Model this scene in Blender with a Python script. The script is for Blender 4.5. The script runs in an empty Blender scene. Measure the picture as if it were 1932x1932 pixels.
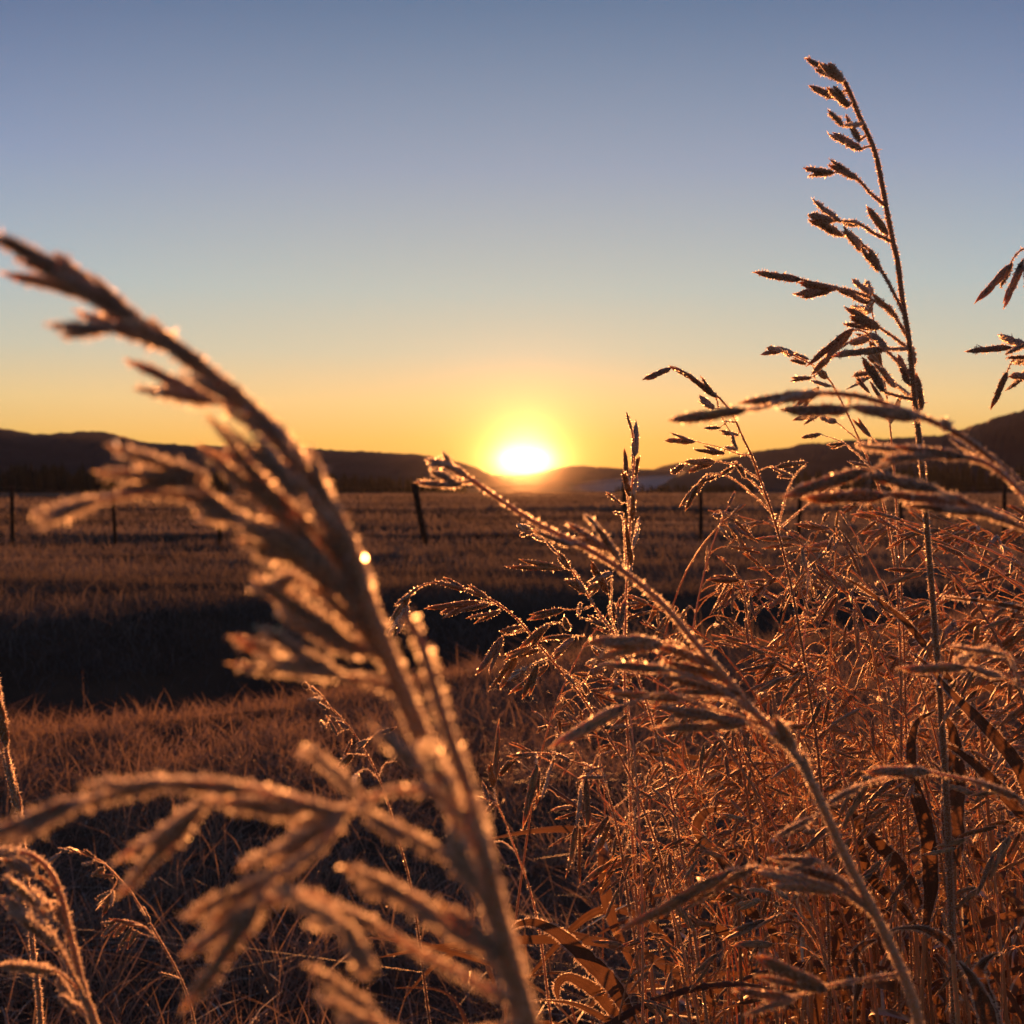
import bpy, math, random
import numpy as np
from mathutils import Vector

SC = bpy.context.scene
COL = SC.collection
PI = math.pi
R = math.radians
rng = np.random.default_rng(7)

# ------------------------------------------------------------------ camera
CAM_H, PITCH, F = 0.75, R(-1.03), 2227.0          # F: focal length in pixels of a 1932-px-wide picture
cam = bpy.data.cameras.new('camera')
cam_ob = bpy.data.objects.new('camera', cam)
COL.objects.link(cam_ob)
SC.camera = cam_ob
cam.sensor_width = 36.0
cam.lens = 36.0 * F / 1932.0
cam.clip_start, cam.clip_end = 0.01, 9000.0
cam_ob.location = (0, 0, CAM_H)
cam_ob.rotation_euler = (R(90) + PITCH, 0, 0)
cam.dof.use_dof = True
cam.dof.focus_distance = 0.82
cam.dof.aperture_fstop = cam.lens / 2.6           # a 2.3 mm pupil, as in a phone

# ------------------------------------------------------------------ sun and sky
SUN_EL, SUN_AZ = R(1.50), R(0.62)
SUN_DIR = Vector((math.sin(SUN_AZ) * math.cos(SUN_EL), math.cos(SUN_AZ) * math.cos(SUN_EL), math.sin(SUN_EL)))
sl = bpy.data.lights.new('sun', 'SUN')
sl.energy = 3.9
sl.angle = R(0.53)
sl.color = (1.0, 0.335, 0.085)
so = bpy.data.objects.new('sun', sl)
COL.objects.link(so)
so.rotation_euler = SUN_DIR.to_track_quat('Z', 'Y').to_euler()
so.location = (0, 0, 40)

world = bpy.data.worlds.new('World')
SC.world = world
world.use_nodes = True


def s2l(c):
    return tuple(((v / 255) / 12.92 if v <= 10 else (((v / 255) + 0.055) / 1.055) ** 2.4) for v in c)


class NT:
    def __init__(s, tree):
        s.t = tree
        tree.nodes.clear()

    def n(s, kind, **kw):
        nd = s.t.nodes.new(kind)
        for k, v in kw.items():
            setattr(nd, k, v)
        return nd

    def val(s, sock, v):
        if isinstance(v, bpy.types.NodeSocket):
            s.t.links.new(v, sock)
        elif v is not None:
            sock.default_value = v

    def m(s, op, a, b=None, c=None, clamp=False):
        nd = s.n('ShaderNodeMath', operation=op, use_clamp=clamp)
        s.val(nd.inputs[0], a)
        s.val(nd.inputs[1], b)
        s.val(nd.inputs[2], c)
        return nd.outputs[0]

    def v(s, op, a, b=None, scale=None):
        nd = s.n('ShaderNodeVectorMath', operation=op)
        s.val(nd.inputs[0], a)
        s.val(nd.inputs[1], b)
        if scale is not None:
            s.val(nd.inputs['Scale'], scale)
        return nd.outputs['Value'] if op in ('DOT_PRODUCT', 'LENGTH', 'DISTANCE') else nd.outputs['Vector']

    def mix(s, fac, a, b, mode='MIX'):
        nd = s.n('ShaderNodeMix', data_type='RGBA', blend_type=mode)
        s.val(nd.inputs[0], fac)
        for i, x in ((6, a), (7, b)):
            if isinstance(x, tuple):
                x = x + (1,) if len(x) == 3 else x
            s.val(nd.inputs[i], x)
        return nd.outputs[2]

    def ramp(s, fac, stops):
        nd = s.n('ShaderNodeValToRGB')
        el = nd.color_ramp.elements
        while len(el) < len(stops):
            el.new(0.5)
        for e, (p, c) in zip(el, stops):
            e.position = p
            e.color = (c[0], c[1], c[2], 1)
        s.val(nd.inputs[0], fac)
        return nd.outputs[0]


w = NT(world.node_tree)
tc = w.n('ShaderNodeTexCoord')
d = tc.outputs['Generated']
sep = w.n('ShaderNodeSeparateXYZ')
w.val(sep.inputs[0], d)
z = w.m('MULTIPLY', sep.outputs[2], 2.0, clamp=True)
front = w.ramp(z, [(0.0, s2l((246, 168, 74))), (0.045, s2l((252, 180, 84))), (0.085, s2l((250, 190, 98))),
                   (0.15, s2l((246, 206, 140))), (0.23, s2l((212, 204, 174))), (0.33, s2l((188, 197, 188))),
                   (0.52, s2l((156, 169, 187))), (0.76, s2l((106, 133, 163))), (1.0, s2l((84, 110, 148)))])
back = w.ramp(z, [(0.0, s2l((176, 124, 98))), (0.2, s2l((184, 136, 108))), (0.5, s2l((142, 118, 110))), (1.0, s2l((98, 96, 108)))])
sd_h = Vector((SUN_DIR.x, SUN_DIR.y, 0)).normalized()
az = w.v('DOT_PRODUCT', d, tuple(sd_h))
azf = w.m('MULTIPLY_ADD', az, 0.85, 0.25, clamp=True)
grad = w.mix(azf, back, front)
# off-axis the sky is a little dimmer and bluer
cosw = w.m('SUBTRACT', 1.0, w.v('DOT_PRODUCT', d, tuple(SUN_DIR)))
tint = w.ramp(z, [(0.0, (.62, .92, 1.0)), (.35, (.56, .82, 1.05)), (.8, (.42, .52, .66))])
grad = w.mix(w.m('MULTIPLY', cosw, 5.0, clamp=True), grad, w.v('MULTIPLY', w.mix(1.0, grad, tint, 'MULTIPLY'), (1.0, 1.0, 1.15)))
nish = w.n('ShaderNodeTexSky', sky_type='NISHITA', sun_disc=False)
nish.sun_elevation, nish.sun_rotation = SUN_EL, SUN_AZ
nish.altitude, nish.air_density, nish.dust_density, nish.ozone_density = 900, 1.0, 1.2, 1.5
# aureole of the low sun in the sky itself
off = w.v('LENGTH', w.v('MULTIPLY', w.v('SUBTRACT', d, tuple(SUN_DIR)), (0.74, 0.74, 1.42)))
deg = w.m('MULTIPLY', off, 180 / PI)
g1 = w.m('MULTIPLY', w.m('EXPONENT', w.m('MULTIPLY', deg, -1 / 0.31)), 46.0)
g2 = w.m('MULTIPLY', w.m('EXPONENT', w.m('MULTIPLY', deg, -1 / 3.0)), 0.10)
glow = w.v('ADD', w.v('SCALE', (1.0, 0.74, 0.20), scale=g1), w.v('SCALE', (1.0, 0.36, 0.02), scale=g2))
bg1 = w.n('ShaderNodeBackground')
w.val(bg1.inputs[0], nish.outputs[0])
bg1.inputs[1].default_value = 0.0018
bg2 = w.n('ShaderNodeBackground')
w.val(bg2.inputs[0], w.v('ADD', w.v('MULTIPLY', grad, (.98, .972, .945)), glow))
bg2.inputs[1].default_value = 0.33
addb = w.n('ShaderNodeAddShader')
w.val(addb.inputs[0], bg1.outputs[0])
w.val(addb.inputs[1], bg2.outputs[0])
wo = w.n('ShaderNodeOutputWorld')
w.val(wo.inputs[0], addb.outputs[0])
world.cycles.sampling_method = 'MANUAL'
world.cycles.sample_map_resolution = 1024

vs = SC.view_settings
vs.view_transform, vs.look, vs.exposure, vs.gamma, vs.use_curve_mapping = 'Standard', 'None', 1.6, 1.0, False
SC.render.engine = 'CYCLES'
cy = SC.cycles
cy.use_denoising = True
cy.max_bounces = 7
cy.diffuse_bounces, cy.glossy_bounces, cy.transmission_bounces, cy.volume_bounces, cy.transparent_max_bounces = 3, 2, 4, 0, 8
cy.sample_clamp_indirect = 6.0
cy.sample_clamp_direct = 14.0


# ------------------------------------------------------------------ helpers
def P(px, py, dist):
    """point seen at pixel (px, py) of the 1932-px picture, dist metres in front of the camera"""
    cp, sp = math.cos(PITCH), math.sin(PITCH)
    xr, yr = (px - 966) / F, (966 - py) / F
    return np.array((xr * dist, dist * (cp - sp * yr), CAM_H + dist * (sp + cp * yr)))


def smooth(t):
    t = np.clip(t, 0, 1)
    return t * t * (3 - 2 * t)


def wav(x, y, seed):
    r = np.random.default_rng(seed)
    s = 0
    for k in range(5):
        a, b, ph = r.uniform(-1, 1), r.uniform(-1, 1), r.uniform(0, 6.28)
        f = 1.7 ** k
        s = s + np.sin(f * (a * x + b * y) + ph + 1.3 * np.sin(0.6 * f * (b * x - a * y))) / 1.5 ** k
    return s / 2.2


def edge(x):
    return np.clip(5.2 + 0.62 * x, 3.6, 7.6) + 0.25 * np.sin(1.7 * x + 1)


def crest(x):
    return np.clip(11.2 + 0.3 * x, 9.2, 15) + 0.35 * np.sin(0.9 * x + 2) + 0.22 * np.sin(2.3 * x + .6) + .12 * np.sin(5.1 * x)


def ground_z(x, y):
    x, y = np.asarray(x, float), np.asarray(y, float)
    e, c = edge(x), crest(x)
    near = 0.03 * wav(x * 1.6, y * 1.6, 3) + 0.05 * wav(x * .5, y * .5, 4) - 0.03
    far = -0.30 - 0.14 * smooth((y - 11) / 16) + (0.065 * wav(x * .3, y * .7, 5) + .025 * wav(x * .5, y * 1.3, 15)) * smooth((y - 8) / 6) * (1 - smooth((y - 60) / 80)) \
        + 0.10 * wav(x * .05, y * .12, 6) * smooth((y - 30) / 50)
    bed = -1.25 + 0.06 * wav(x, y, 8)
    zz = near + (bed - near) * smooth((y - e) / 1.9)
    zz = zz + (far - zz) * smooth((y - (c - 3.4)) / 3.4)
    return zz


def link(o, parent=None):
    COL.objects.link(o)
    if parent:
        o.parent = parent
    return o


def tag(o, label=None, cat=None, group=None, kind=None):
    for k, v in (('label', label), ('category', cat), ('group', group), ('kind', kind)):
        if v:
            o[k] = v
    return o


def mesh_obj(name, V, T, mats, mi=None, parent=None, smooth_sh=True, rnd=None):
    V = np.ascontiguousarray(V, np.float32)
    T = np.ascontiguousarray(T, np.int32)
    me = bpy.data.meshes.new(name)
    me.vertices.add(len(V))
    me.vertices.foreach_set('co', V.ravel())
    me.loops.add(T.size)
    me.loops.foreach_set('vertex_index', T.ravel())
    me.polygons.add(len(T))
    me.polygons.foreach_set('loop_start', np.arange(0, T.size, T.shape[1], dtype=np.int32))
    if mi is not None:
        me.polygons.foreach_set('material_index', np.ascontiguousarray(mi, np.int32))
    me.polygons.foreach_set('use_smooth', np.full(len(T), smooth_sh, bool))
    if rnd is not None:
        me.attributes.new('rnd', 'FLOAT', 'POINT').data.foreach_set('value', np.ascontiguousarray(rnd, np.float32))
    for m in mats:
        me.materials.append(m)
    me.update(calc_edges=True)
    return link(bpy.data.objects.new(name, me), parent)


class Geo:
    """triangles of one mesh, each with a material slot"""
    def __init__(s):
        s.V, s.T, s.M, s.R, s.n = [], [], [], [], 0

    def add(s, V, T, m=0, r=None):
        s.R.append(np.full(len(V), .5) if r is None else r)
        s.V.append(V)
        s.T.append(T + s.n)
        s.M.append(np.full(len(T), m))
        s.n += len(V)

    def arrays(s):
        return np.concatenate(s.V), np.concatenate(s.T), np.concatenate(s.M)

    def build(s, name, mats, parent=None, origin=(0, 0, 0)):
        V, T, M = s.arrays()
        return mesh_obj(name, V - np.asarray(origin), T, mats, M, parent, rnd=np.concatenate(s.R) if mats is LMATS else None)


def curve(pts, n):
    """Catmull-Rom through pts, n points, roughly even"""
    p = np.asarray(pts, float)
    if len(p) == 2:
        t = np.linspace(0, 1, n)[:, None]
        return p[0] * (1 - t) + p[1] * t
    q = np.vstack([2 * p[0] - p[1], p, 2 * p[-1] - p[-2]])
    out = []
    for i in range(len(p) - 1):
        a, b, c, e = q[i:i + 4]
        t = np.linspace(0, 1, 9)[:-1, None]
        out.append(0.5 * (2 * b + (c - a) * t + (2 * a - 5 * b + 4 * c - e) * t ** 2 + (3 * b - a - 3 * c + e) * t ** 3))
    out = np.vstack(out + [p[-1:]])
    s = np.concatenate([[0], np.cumsum(np.linalg.norm(np.diff(out, axis=0), axis=1))])
    u = np.linspace(0, s[-1], n)
    return np.stack([np.interp(u, s, out[:, k]) for k in range(out.shape[1])], 1)


def frames(path):
    t = np.gradient(path, axis=0)
    t /= np.linalg.norm(t, axis=1)[:, None] + 1e-12
    up = np.array((0.21, 0.93, 0.3))
    a = np.cross(t, up)
    a /= np.linalg.norm(a, axis=1)[:, None] + 1e-9
    return t, a, np.cross(t, a)


def tube(path, rad, sides=5):
    path = np.asarray(path, float)
    n = len(path)
    rad = np.broadcast_to(np.asarray(rad, float), (n,))
    t, a, b = frames(path)
    th = np.arange(sides) / sides * 2 * PI
    ring = a[:, None] * np.cos(th)[None, :, None] + b[:, None] * np.sin(th)[None, :, None]
    V = (path[:, None] + ring * rad[:, None, None]).reshape(-1, 3)
    i, j = np.meshgrid(np.arange(n - 1), np.arange(sides), indexing='ij')
    p = (i * sides + j).ravel()
    q = (i * sides + (j + 1) % sides).ravel()
    T = np.concatenate([np.stack([p, q, q + sides], 1), np.stack([p, q + sides, p + sides], 1)])
    return V, T


PROF = np.array([(0, .16), (.12, .62), (.3, .98), (.5, 1.0), (.72, .66), (.9, .25), (1.0, .03)])


def floret(p0, ax, side, nrm, L, wd, th, bend=0.0):
    """lance-shaped husk from p0 along ax"""
    k = 6
    ph = np.arange(k) / k * 2 * PI
    c = p0 + ax * (PROF[:, 0:1] * L) + side * (bend * L * PROF[:, 0:1] ** 2)
    V = c[:, None] + PROF[:, 1][:, None, None] * (side * (np.cos(ph) * wd)[:, None] + nrm * (np.sin(ph) * th)[:, None])[None]
    V = V.reshape(-1, 3)
    n = len(PROF)
    i, j = np.meshgrid(np.arange(n - 1), np.arange(k), indexing='ij')
    p = (i * k + j).ravel()
    q = (i * k + (j + 1) % k).ravel()
    T = np.concatenate([np.stack([p, q, q + k], 1), np.stack([p, q + k, p + k], 1)])
    return V, T


def unit(v):
    return v / (np.linalg.norm(v) + 1e-12)


def frost(V, T, n, ln, rg, wfac=0.15, bead=0.0):
    """n hoar-frost needles (or round beads) standing on the surface V, T"""
    A, B, C = V[T[:, 0]], V[T[:, 1]], V[T[:, 2]]
    N = np.cross(B - A, C - A)
    ar = np.linalg.norm(N, axis=1)
    f = rg.choice(len(T), n, p=ar / ar.sum())
    u, v = rg.random((n, 1)), rg.random((n, 1))
    fl = u + v > 1
    u, v = np.where(fl, 1 - u, u), np.where(fl, 1 - v, v)
    p = A[f] + (B - A)[f] * u + (C - A)[f] * v
    nn = N[f] / (ar[f][:, None] + 1e-15)
    if bead:
        r = (bead * rg.lognormal(0, .35, n))[:, None]
        e1 = rg.normal(0, 1, (n, 3))
        e1 /= np.linalg.norm(e1, axis=1)[:, None]
        e2 = np.cross(e1, rg.normal(0, 1, (n, 3)))
        e2 /= np.linalg.norm(e2, axis=1)[:, None] + 1e-9
        c = p + nn * r
        VV = np.stack([c + (e1 * math.cos(q) + e2 * math.sin(q)) * r for q in np.arange(6) / 6 * 2 * PI], 1).reshape(-1, 3)
        t = np.array([(0, 1, 2), (0, 2, 3), (0, 3, 4), (0, 4, 5)])
        TT = (t[None] + 6 * np.arange(n)[:, None, None]).reshape(-1, 3)
        return VV, TT
    dr = nn + rg.normal(0, .45, (n, 3))
    dr /= np.linalg.norm(dr, axis=1)[:, None]
    L = (ln * rg.lognormal(-.08, .32, n))[:, None]
    wd = L * wfac + ln * 0.06
    s1 = np.cross(dr, rg.normal(0, 1, (n, 3)))
    s1 /= np.linalg.norm(s1, axis=1)[:, None] + 1e-9
    s2 = np.cross(dr, s1)
    p = p - nn * ln * .08
    VV = np.stack([p + s1 * wd, p - s1 * wd, p + dr * L + s1 * wd * .15, p + s2 * wd, p - s2 * wd, p + dr * L * .9 - s2 * wd * .15], 1).reshape(-1, 3)
    t = np.array([(0, 1, 2), (3, 4, 5)])
    return VV, (t[None] + 6 * np.arange(n)[:, None, None]).reshape(-1, 3)


def spikelet_geo(p0, p1, rg, wid=0.10, fr=60, fl=0.0011, beads=0, nf=6):
    """one brome spikelet: two glumes and nf overlapping florets set left and right of an axis, hoar frost on all of it"""
    g = Geo()
    ax = p1 - p0
    L = np.linalg.norm(ax)
    ax = ax / L
    side = unit(np.cross(ax, rg.normal(0, 1, 3) * (1, .25, 1)))
    # mostly seen on its flat side
    nrm = np.cross(ax, side)
    if abs(nrm[1]) < .4:
        side, nrm = nrm, -side
    wd = min(L * wid, .0030)
    for i in range(nf):
        t = i / (nf - 1) * .56 if nf > 1 else 0
        sg = 1 if i % 2 else -1
        spread = (0.03 + 0.07 * rg.random()) * (1 - .5 * t)
        fax = unit(ax + side * sg * spread + nrm * rg.normal(0, .03))
        fl_ = L * (0.50 + .05 * rg.random()) * (1 - .2 * t)
        g.add(*floret(p0 + ax * L * t + side * sg * wd * .15, fax, side, nrm, fl_, wd * (.62 - .2 * t), wd * (.36 - .1 * t), -sg * .05))
    for sg in (-1, 1):
        g.add(*floret(p0, unit(ax + side * sg * .13), side, nrm, L * (.28 + .08 * (sg + 1) / 2), wd * .42, wd * .26, 0))
    V, T, _ = g.arrays()
    if fr:
        g.add(*frost(V, T, fr, fl, rg), m=1)
    if beads:
        g.add(*frost(V, T, beads, fl, rg, bead=.00026), m=2)
    return g


def needles(p, dr, ln, rg, wfac=.15):
    """frost needles at given points and directions"""
    n = len(p)
    dr = dr + rg.normal(0, .38, (n, 3))
    dr /= np.linalg.norm(dr, axis=1)[:, None]
    L = (ln * rg.lognormal(-.08, .38, n))[:, None]
    wd = L * wfac + ln * .06
    s1 = np.cross(dr, rg.normal(0, 1, (n, 3)))
    s1 /= np.linalg.norm(s1, axis=1)[:, None] + 1e-9
    s2 = np.cross(dr, s1)
    VV = np.stack([p + s1 * wd, p - s1 * wd, p + dr * L + s1 * wd * .15, p + s2 * wd, p - s2 * wd, p + dr * L * .9 - s2 * wd * .15], 1).reshape(-1, 3)
    return VV, (np.array([(0, 1, 2), (3, 4, 5)])[None] + 6 * np.arange(n)[:, None, None]).reshape(-1, 3)


def leaf_geo(path, width, rg, fr=0, fl=.0011, twist=0.6, up=None, mid=0.25):
    """ribbed blade: 9 points across, frayed width, frost along both margins"""
    path = np.asarray(path, float)
    n = len(path)
    t, a, b = frames(path)
    u = np.linspace(0, 1, n)
    prof = np.minimum(1, .45 + 2.6 * u) * np.clip((1 - u) * 1.9, 0, 1) ** .6 + .02
    tw = twist * np.sin(u * 3 + rg.uniform(0, 6)) + (up or 0)
    sd = a * np.cos(tw)[:, None] + b * np.sin(tw)[:, None]
    nm = np.cross(t, sd)
    h = (width * .5 * prof)[:, None]
    cs = np.linspace(-1, 1, 9)
    hl, hr = h * rg.normal(1, .05, (n, 1)), h * rg.normal(1, .05, (n, 1))
    lift = mid * cs ** 2 + .05 * (np.arange(9) % 2)
    V = np.stack([path + sd * np.where(c < 0, hl, hr) * c + nm * h * l for c, l in zip(cs, lift)], 1).reshape(-1, 3)
    i, j = np.meshgrid(np.arange(n - 1), np.arange(8), indexing='ij')
    p = (i * 9 + j).ravel()
    T = np.concatenate([np.stack([p, p + 1, p + 10], 1), np.stack([p, p + 10, p + 9], 1)])
    stripe = np.tile(rg.uniform(0, 1, 9), n) * .6 + np.repeat(np.convolve(rg.uniform(-.6, .9, n + 4), np.ones(5) / 5, 'valid'), 9) + rg.normal(0, .08, n * 9)
    g = Geo()
    g.add(V, T, 0, np.clip(stripe, 0, 1.2))
    if fr:
        for sg, hh in ((-1, hl), (1, hr)):
            k = fr // 3
            f = rg.uniform(0, n - 1.001, k)
            q = f.astype(int)
            w_ = (f - q)[:, None]
            e = path + sd * hh * sg + nm * h * mid
            g.add(*needles(e[q] * (1 - w_) + e[q + 1] * w_, sd[q] * sg + nm[q] * .25, fl * 1.15, rg), m=1)
        g.add(*frost(V, T, fr // 3, fl * .6, rg), m=1)
    return g


# ------------------------------------------------------------------ materials
def new_mat(name):
    m = bpy.data.materials.new(name)
    m.use_nodes = True
    return m, NT(m.node_tree)


def out(nt, sh=None, vol=None):
    o = nt.n('ShaderNodeOutputMaterial')
    if sh is not None:
        nt.val(o.inputs[0], sh)
    if vol is not None:
        nt.val(o.inputs[1], vol)


def thin(name, diff, trans, tfac, gloss=0.05, rough=.4, var=0.35, noise=900.0, attr=False, alt=None, ice=None):
    """thin dry plant tissue or ice: part of the light passes through"""
    m, nt = new_mat(name)
    if attr:
        at = nt.n('ShaderNodeAttribute', attribute_name='rnd')
        r = at.outputs['Fac']
    else:
        r = nt.n('ShaderNodeObjectInfo').outputs['Random']
    tcn = nt.n('ShaderNodeTexCoord')
    nz = nt.n('ShaderNodeTexNoise')
    nt.val(nz.inputs['Vector'], tcn.outputs['Object'])
    nz.inputs['Scale'].default_value = noise
    k = nt.m('ADD', nt.m('MULTIPLY', r, .6), nt.m('MULTIPLY', nz.outputs[0], .5))
    dk = tuple(c * (1 - var) for c in diff)
    c1 = nt.mix(k, dk, alt or diff)
    c2 = nt.mix(k, tuple(c * (1 - var) for c in trans), trans)
    a = nt.n('ShaderNodeBsdfDiffuse')
    nt.val(a.inputs[0], c1)
    b = nt.n('ShaderNodeBsdfTranslucent')
    nt.val(b.inputs[0], c2)
    mx = nt.n('ShaderNodeMixShader')
    mx.inputs[0].default_value = tfac
    nt.val(mx.inputs[1], a.outputs[0])
    nt.val(mx.inputs[2], b.outputs[0])
    gl = nt.n('ShaderNodeBsdfGlossy')
    gl.inputs['Roughness'].default_value = rough
    gl.inputs[0].default_value = (1, 1, 1, 1)
    fr = nt.n('ShaderNodeFresnel')
    fr.inputs[0].default_value = 1.31
    m2 = nt.n('ShaderNodeMixShader')
    nt.val(m2.inputs[0], nt.m('MULTIPLY', fr.outputs[0], gloss, clamp=True))
    nt.val(m2.inputs[1], mx.outputs[0])
    nt.val(m2.inputs[2], gl.outputs[0])
    fin = m2.outputs[0]
    if ice:
        rf = nt.n('ShaderNodeBsdfRefraction')
        rf.inputs['Roughness'].default_value = ice[1]
        rf.inputs['IOR'].default_value = ice[2]
        m3 = nt.n('ShaderNodeMixShader')
        m3.inputs[0].default_value = ice[0]
        nt.val(m3.inputs[1], fin)
        nt.val(m3.inputs[2], rf.outputs[0])
        fin = m3.outputs[0]
    out(nt, fin)
    return m




def flesh(name, c1, c2, radius, scale, rough=.55):
    """closed plant bodies: light walks through them"""
    m, nt = new_mat(name)
    tcn = nt.n('ShaderNodeTexCoord')
    nz = nt.n('ShaderNodeTexNoise')
    nt.val(nz.inputs['Vector'], tcn.outputs['Object'])
    nz.inputs['Scale'].default_value = 700
    r = nt.n('ShaderNodeObjectInfo').outputs['Random']
    b = nt.n('ShaderNodeBsdfPrincipled')
    nt.val(b.inputs['Base Color'], nt.mix(nt.m('ADD', nt.m('MULTIPLY', r, .75), nt.m('MULTIPLY', nz.outputs[0], .25)), c1, c2))
    b.inputs['Roughness'].default_value = rough
    b.inputs['Subsurface Weight'].default_value = 1.0
    b.inputs['Subsurface Radius'].default_value = radius
    b.inputs['Subsurface Scale'].default_value = scale
    b.inputs['Specular IOR Level'].default_value = .25
    out(nt, b.outputs[0])
    return m


M_STRAW = flesh('dry_straw', (.24, .13, .07), (.56, .36, .21), (1.0, .76, .54), .0026)
M_LEAF = thin('dry_leaf', (.22, .14, .095), (.17, .09, .05), .42, gloss=.25, rough=.5, noise=160, var=.62, attr=True)
M_FROST = thin('hoar_frost', (.74, .64, .56), (.86, .75, .65), .62, gloss=.6, rough=.3, var=.15, ice=(.10, .6, 1.5))
M_BEAD = thin('ice_plate', (.6, .6, .62), (.8, .8, .8), .6, gloss=.9, rough=.2, var=.1, ice=(.45, .33, 1.4))
MATS = [M_STRAW, M_FROST, M_BEAD]
LMATS = [M_LEAF, M_FROST, M_BEAD]
M_TURF = thin('frosted_turf', (.25, .18, .13), (.27, .185, .13), .46, gloss=.15, rough=.5, attr=True, noise=3, alt=(.50, .41, .33))
M_FIELD = thin('frosted_field_grass', (.18, .165, .14), (.165, .135, .11), .42, gloss=.1, rough=.5, var=.45, attr=True, noise=.4, alt=(.38, .37, .35))


def ground_mat():
    m, nt = new_mat('field_soil')
    tcn = nt.n('ShaderNodeTexCoord')
    nz = nt.n('ShaderNodeTexNoise')
    nt.val(nz.inputs['Vector'], tcn.outputs['Object'])
    nz.inputs['Scale'].default_value = .8
    nz.inputs['Detail'].default_value = 8
    c = nt.ramp(nz.outputs[0], [(.3, (.05, .04, .03)), (.7, (.12, .09, .06))])
    b = nt.n('ShaderNodeBsdfDiffuse')
    nt.val(b.inputs[0], c)
    out(nt, b.outputs[0])
    return m


def plain(name, c1, c2, scale, rough=1.0, detail=6):
    m, nt = new_mat(name)
    tcn = nt.n('ShaderNodeTexCoord')
    nz = nt.n('ShaderNodeTexNoise')
    nt.val(nz.inputs['Vector'], tcn.outputs['Object'])
    nz.inputs['Scale'].default_value = scale
    nz.inputs['Detail'].default_value = detail
    b = nt.n('ShaderNodeBsdfPrincipled')
    nt.val(b.inputs['Base Color'], nt.ramp(nz.outputs[0], [(.35, c1), (.65, c2)]))
    b.inputs['Roughness'].default_value = rough
    b.inputs['Specular IOR Level'].default_value = .15
    out(nt, b.outputs[0])
    return m


def volume_mat(name, density, color, g, forward=0.0):
    m, nt = new_mat(name)
    sh = []
    for dn, gg in ((density, g), (forward, .982)):
        v = nt.n('ShaderNodeVolumePrincipled')
        v.inputs['Color'].default_value = color + (1,)
        v.inputs['Density'].default_value = dn
        v.inputs['Anisotropy'].default_value = gg
        sh.append(v.outputs[0])
    if forward:
        a = nt.n('ShaderNodeAddShader')
        nt.val(a.inputs[0], sh[0])
        nt.val(a.inputs[1], sh[1])
        sh = [a.outputs[0]]
    out(nt, vol=sh[0])
    m.cycles.homogeneous_volume = True
    return m


# ------------------------------------------------------------------ ground, hills, air
def grid_tris(nr, nc):
    i, j = np.meshgrid(np.arange(nr - 1), np.arange(nc - 1), indexing='ij')
    p = (i * nc + j).ravel()
    return np.concatenate([np.stack([p, p + 1, p + nc + 1], 1), np.stack([p, p + nc + 1, p + nc], 1)])


yy = 3.0 * (3400 / 3.0) ** np.linspace(0, 1, 560) - 6
uu = np.linspace(-1.15, 1.15, 230)
Y, U = np.meshgrid(yy, uu, indexing='ij')
X = U * (Y + 6)
V = np.stack([X, Y, ground_z(X, Y)], -1).reshape(-1, 3)
tag(mesh_obj('ground', V, grid_tris(len(yy), len(uu)), [ground_mat()]), 'flat frosty pasture ground crossed by a shaded ditch', 'ground', kind='structure')

M_HILL = plain('wooded_hill', (.022, .019, .017), (.04, .034, .03), .02)


def hill(prof, dist, depth, label, seed, jag=1.6, front=.34):
    prof = np.asarray(prof, float)
    n = 260
    px = np.linspace(prof[0, 0], prof[-1, 0], n)
    # monotone-ish smooth profile
    el = np.interp(px, prof[:, 0], prof[:, 1])
    ker = np.hanning(13)
    ker /= ker.sum()
    el = np.convolve(np.pad(el, 6, 'edge'), ker, 'valid')
    h = np.maximum((926 - el) / F * dist + CAM_H, -1)
    vv = np.concatenate([np.linspace(-1, 0, 22), np.linspace(.06, 1, 12)])
    rg = np.random.default_rng(seed)
    ux = (px - 966) / F
    rows = []
    for v in vv:
        dd = dist + v * depth * (front if v < 0 else .8) / .34
        k = smooth(1 - abs(v)) if v < 0 else 1 - .5 * v
        zz = -1.2 + (h + 1.2) * k + (jag * np.sqrt(max(k, 0)) * (wav(px * .09, np.full(n, v * 9.), seed) * .6 + rg.normal(0, .35, n)) if k > .05 else 0)
        rows.append(np.stack([ux * dd, np.full(n, dd), zz], 1))
    V = np.concatenate(rows)
    tag(mesh_obj('hill', V, grid_tris(len(vv), n), [M_HILL]), label, 'hill', 'dark hills ringing the pasture', 'structure')


hill([(-700, 830), (-400, 770), (-150, 800), (0, 807), (40, 818), (100, 821), (150, 815), (185, 813), (230, 824), (285, 838), (330, 839), (395, 843), (480, 845),
      (560, 846), (650, 851), (760, 856), (815, 861), (860, 871), (900, 884), (935, 900), (990, 925)], 1500, 480,
     'long dark wooded ridge running from the left edge towards the sun', 11)
hill([(780, 930), (860, 905), (930, 896), (985, 898), (1015, 893), (1035, 887), (1060, 881), (1085, 878), (1160, 883), (1230, 886), (1290, 889), (1400, 880), (1600, 900), (1700, 930)], 2250, 450,
     'low smooth rise right below and right of the sun', 12, jag=1.2)
hill([(1150, 926), (1215, 893), (1250, 879), (1280, 873), (1310, 876), (1350, 884), (1450, 890), (1550, 926)], 2650, 300,
     'small pale far hump between the sun and the right hill', 13, jag=1.0)
hill([(1225, 930), (1262, 905), (1300, 885), (1345, 872), (1400, 857), (1460, 848), (1525, 838), (1600, 832), (1741, 824), (1850, 824), (2100, 850), (2400, 926)], 1350, 400,
     'long dark hill rising behind the grass clump on the right', 14)
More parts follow.
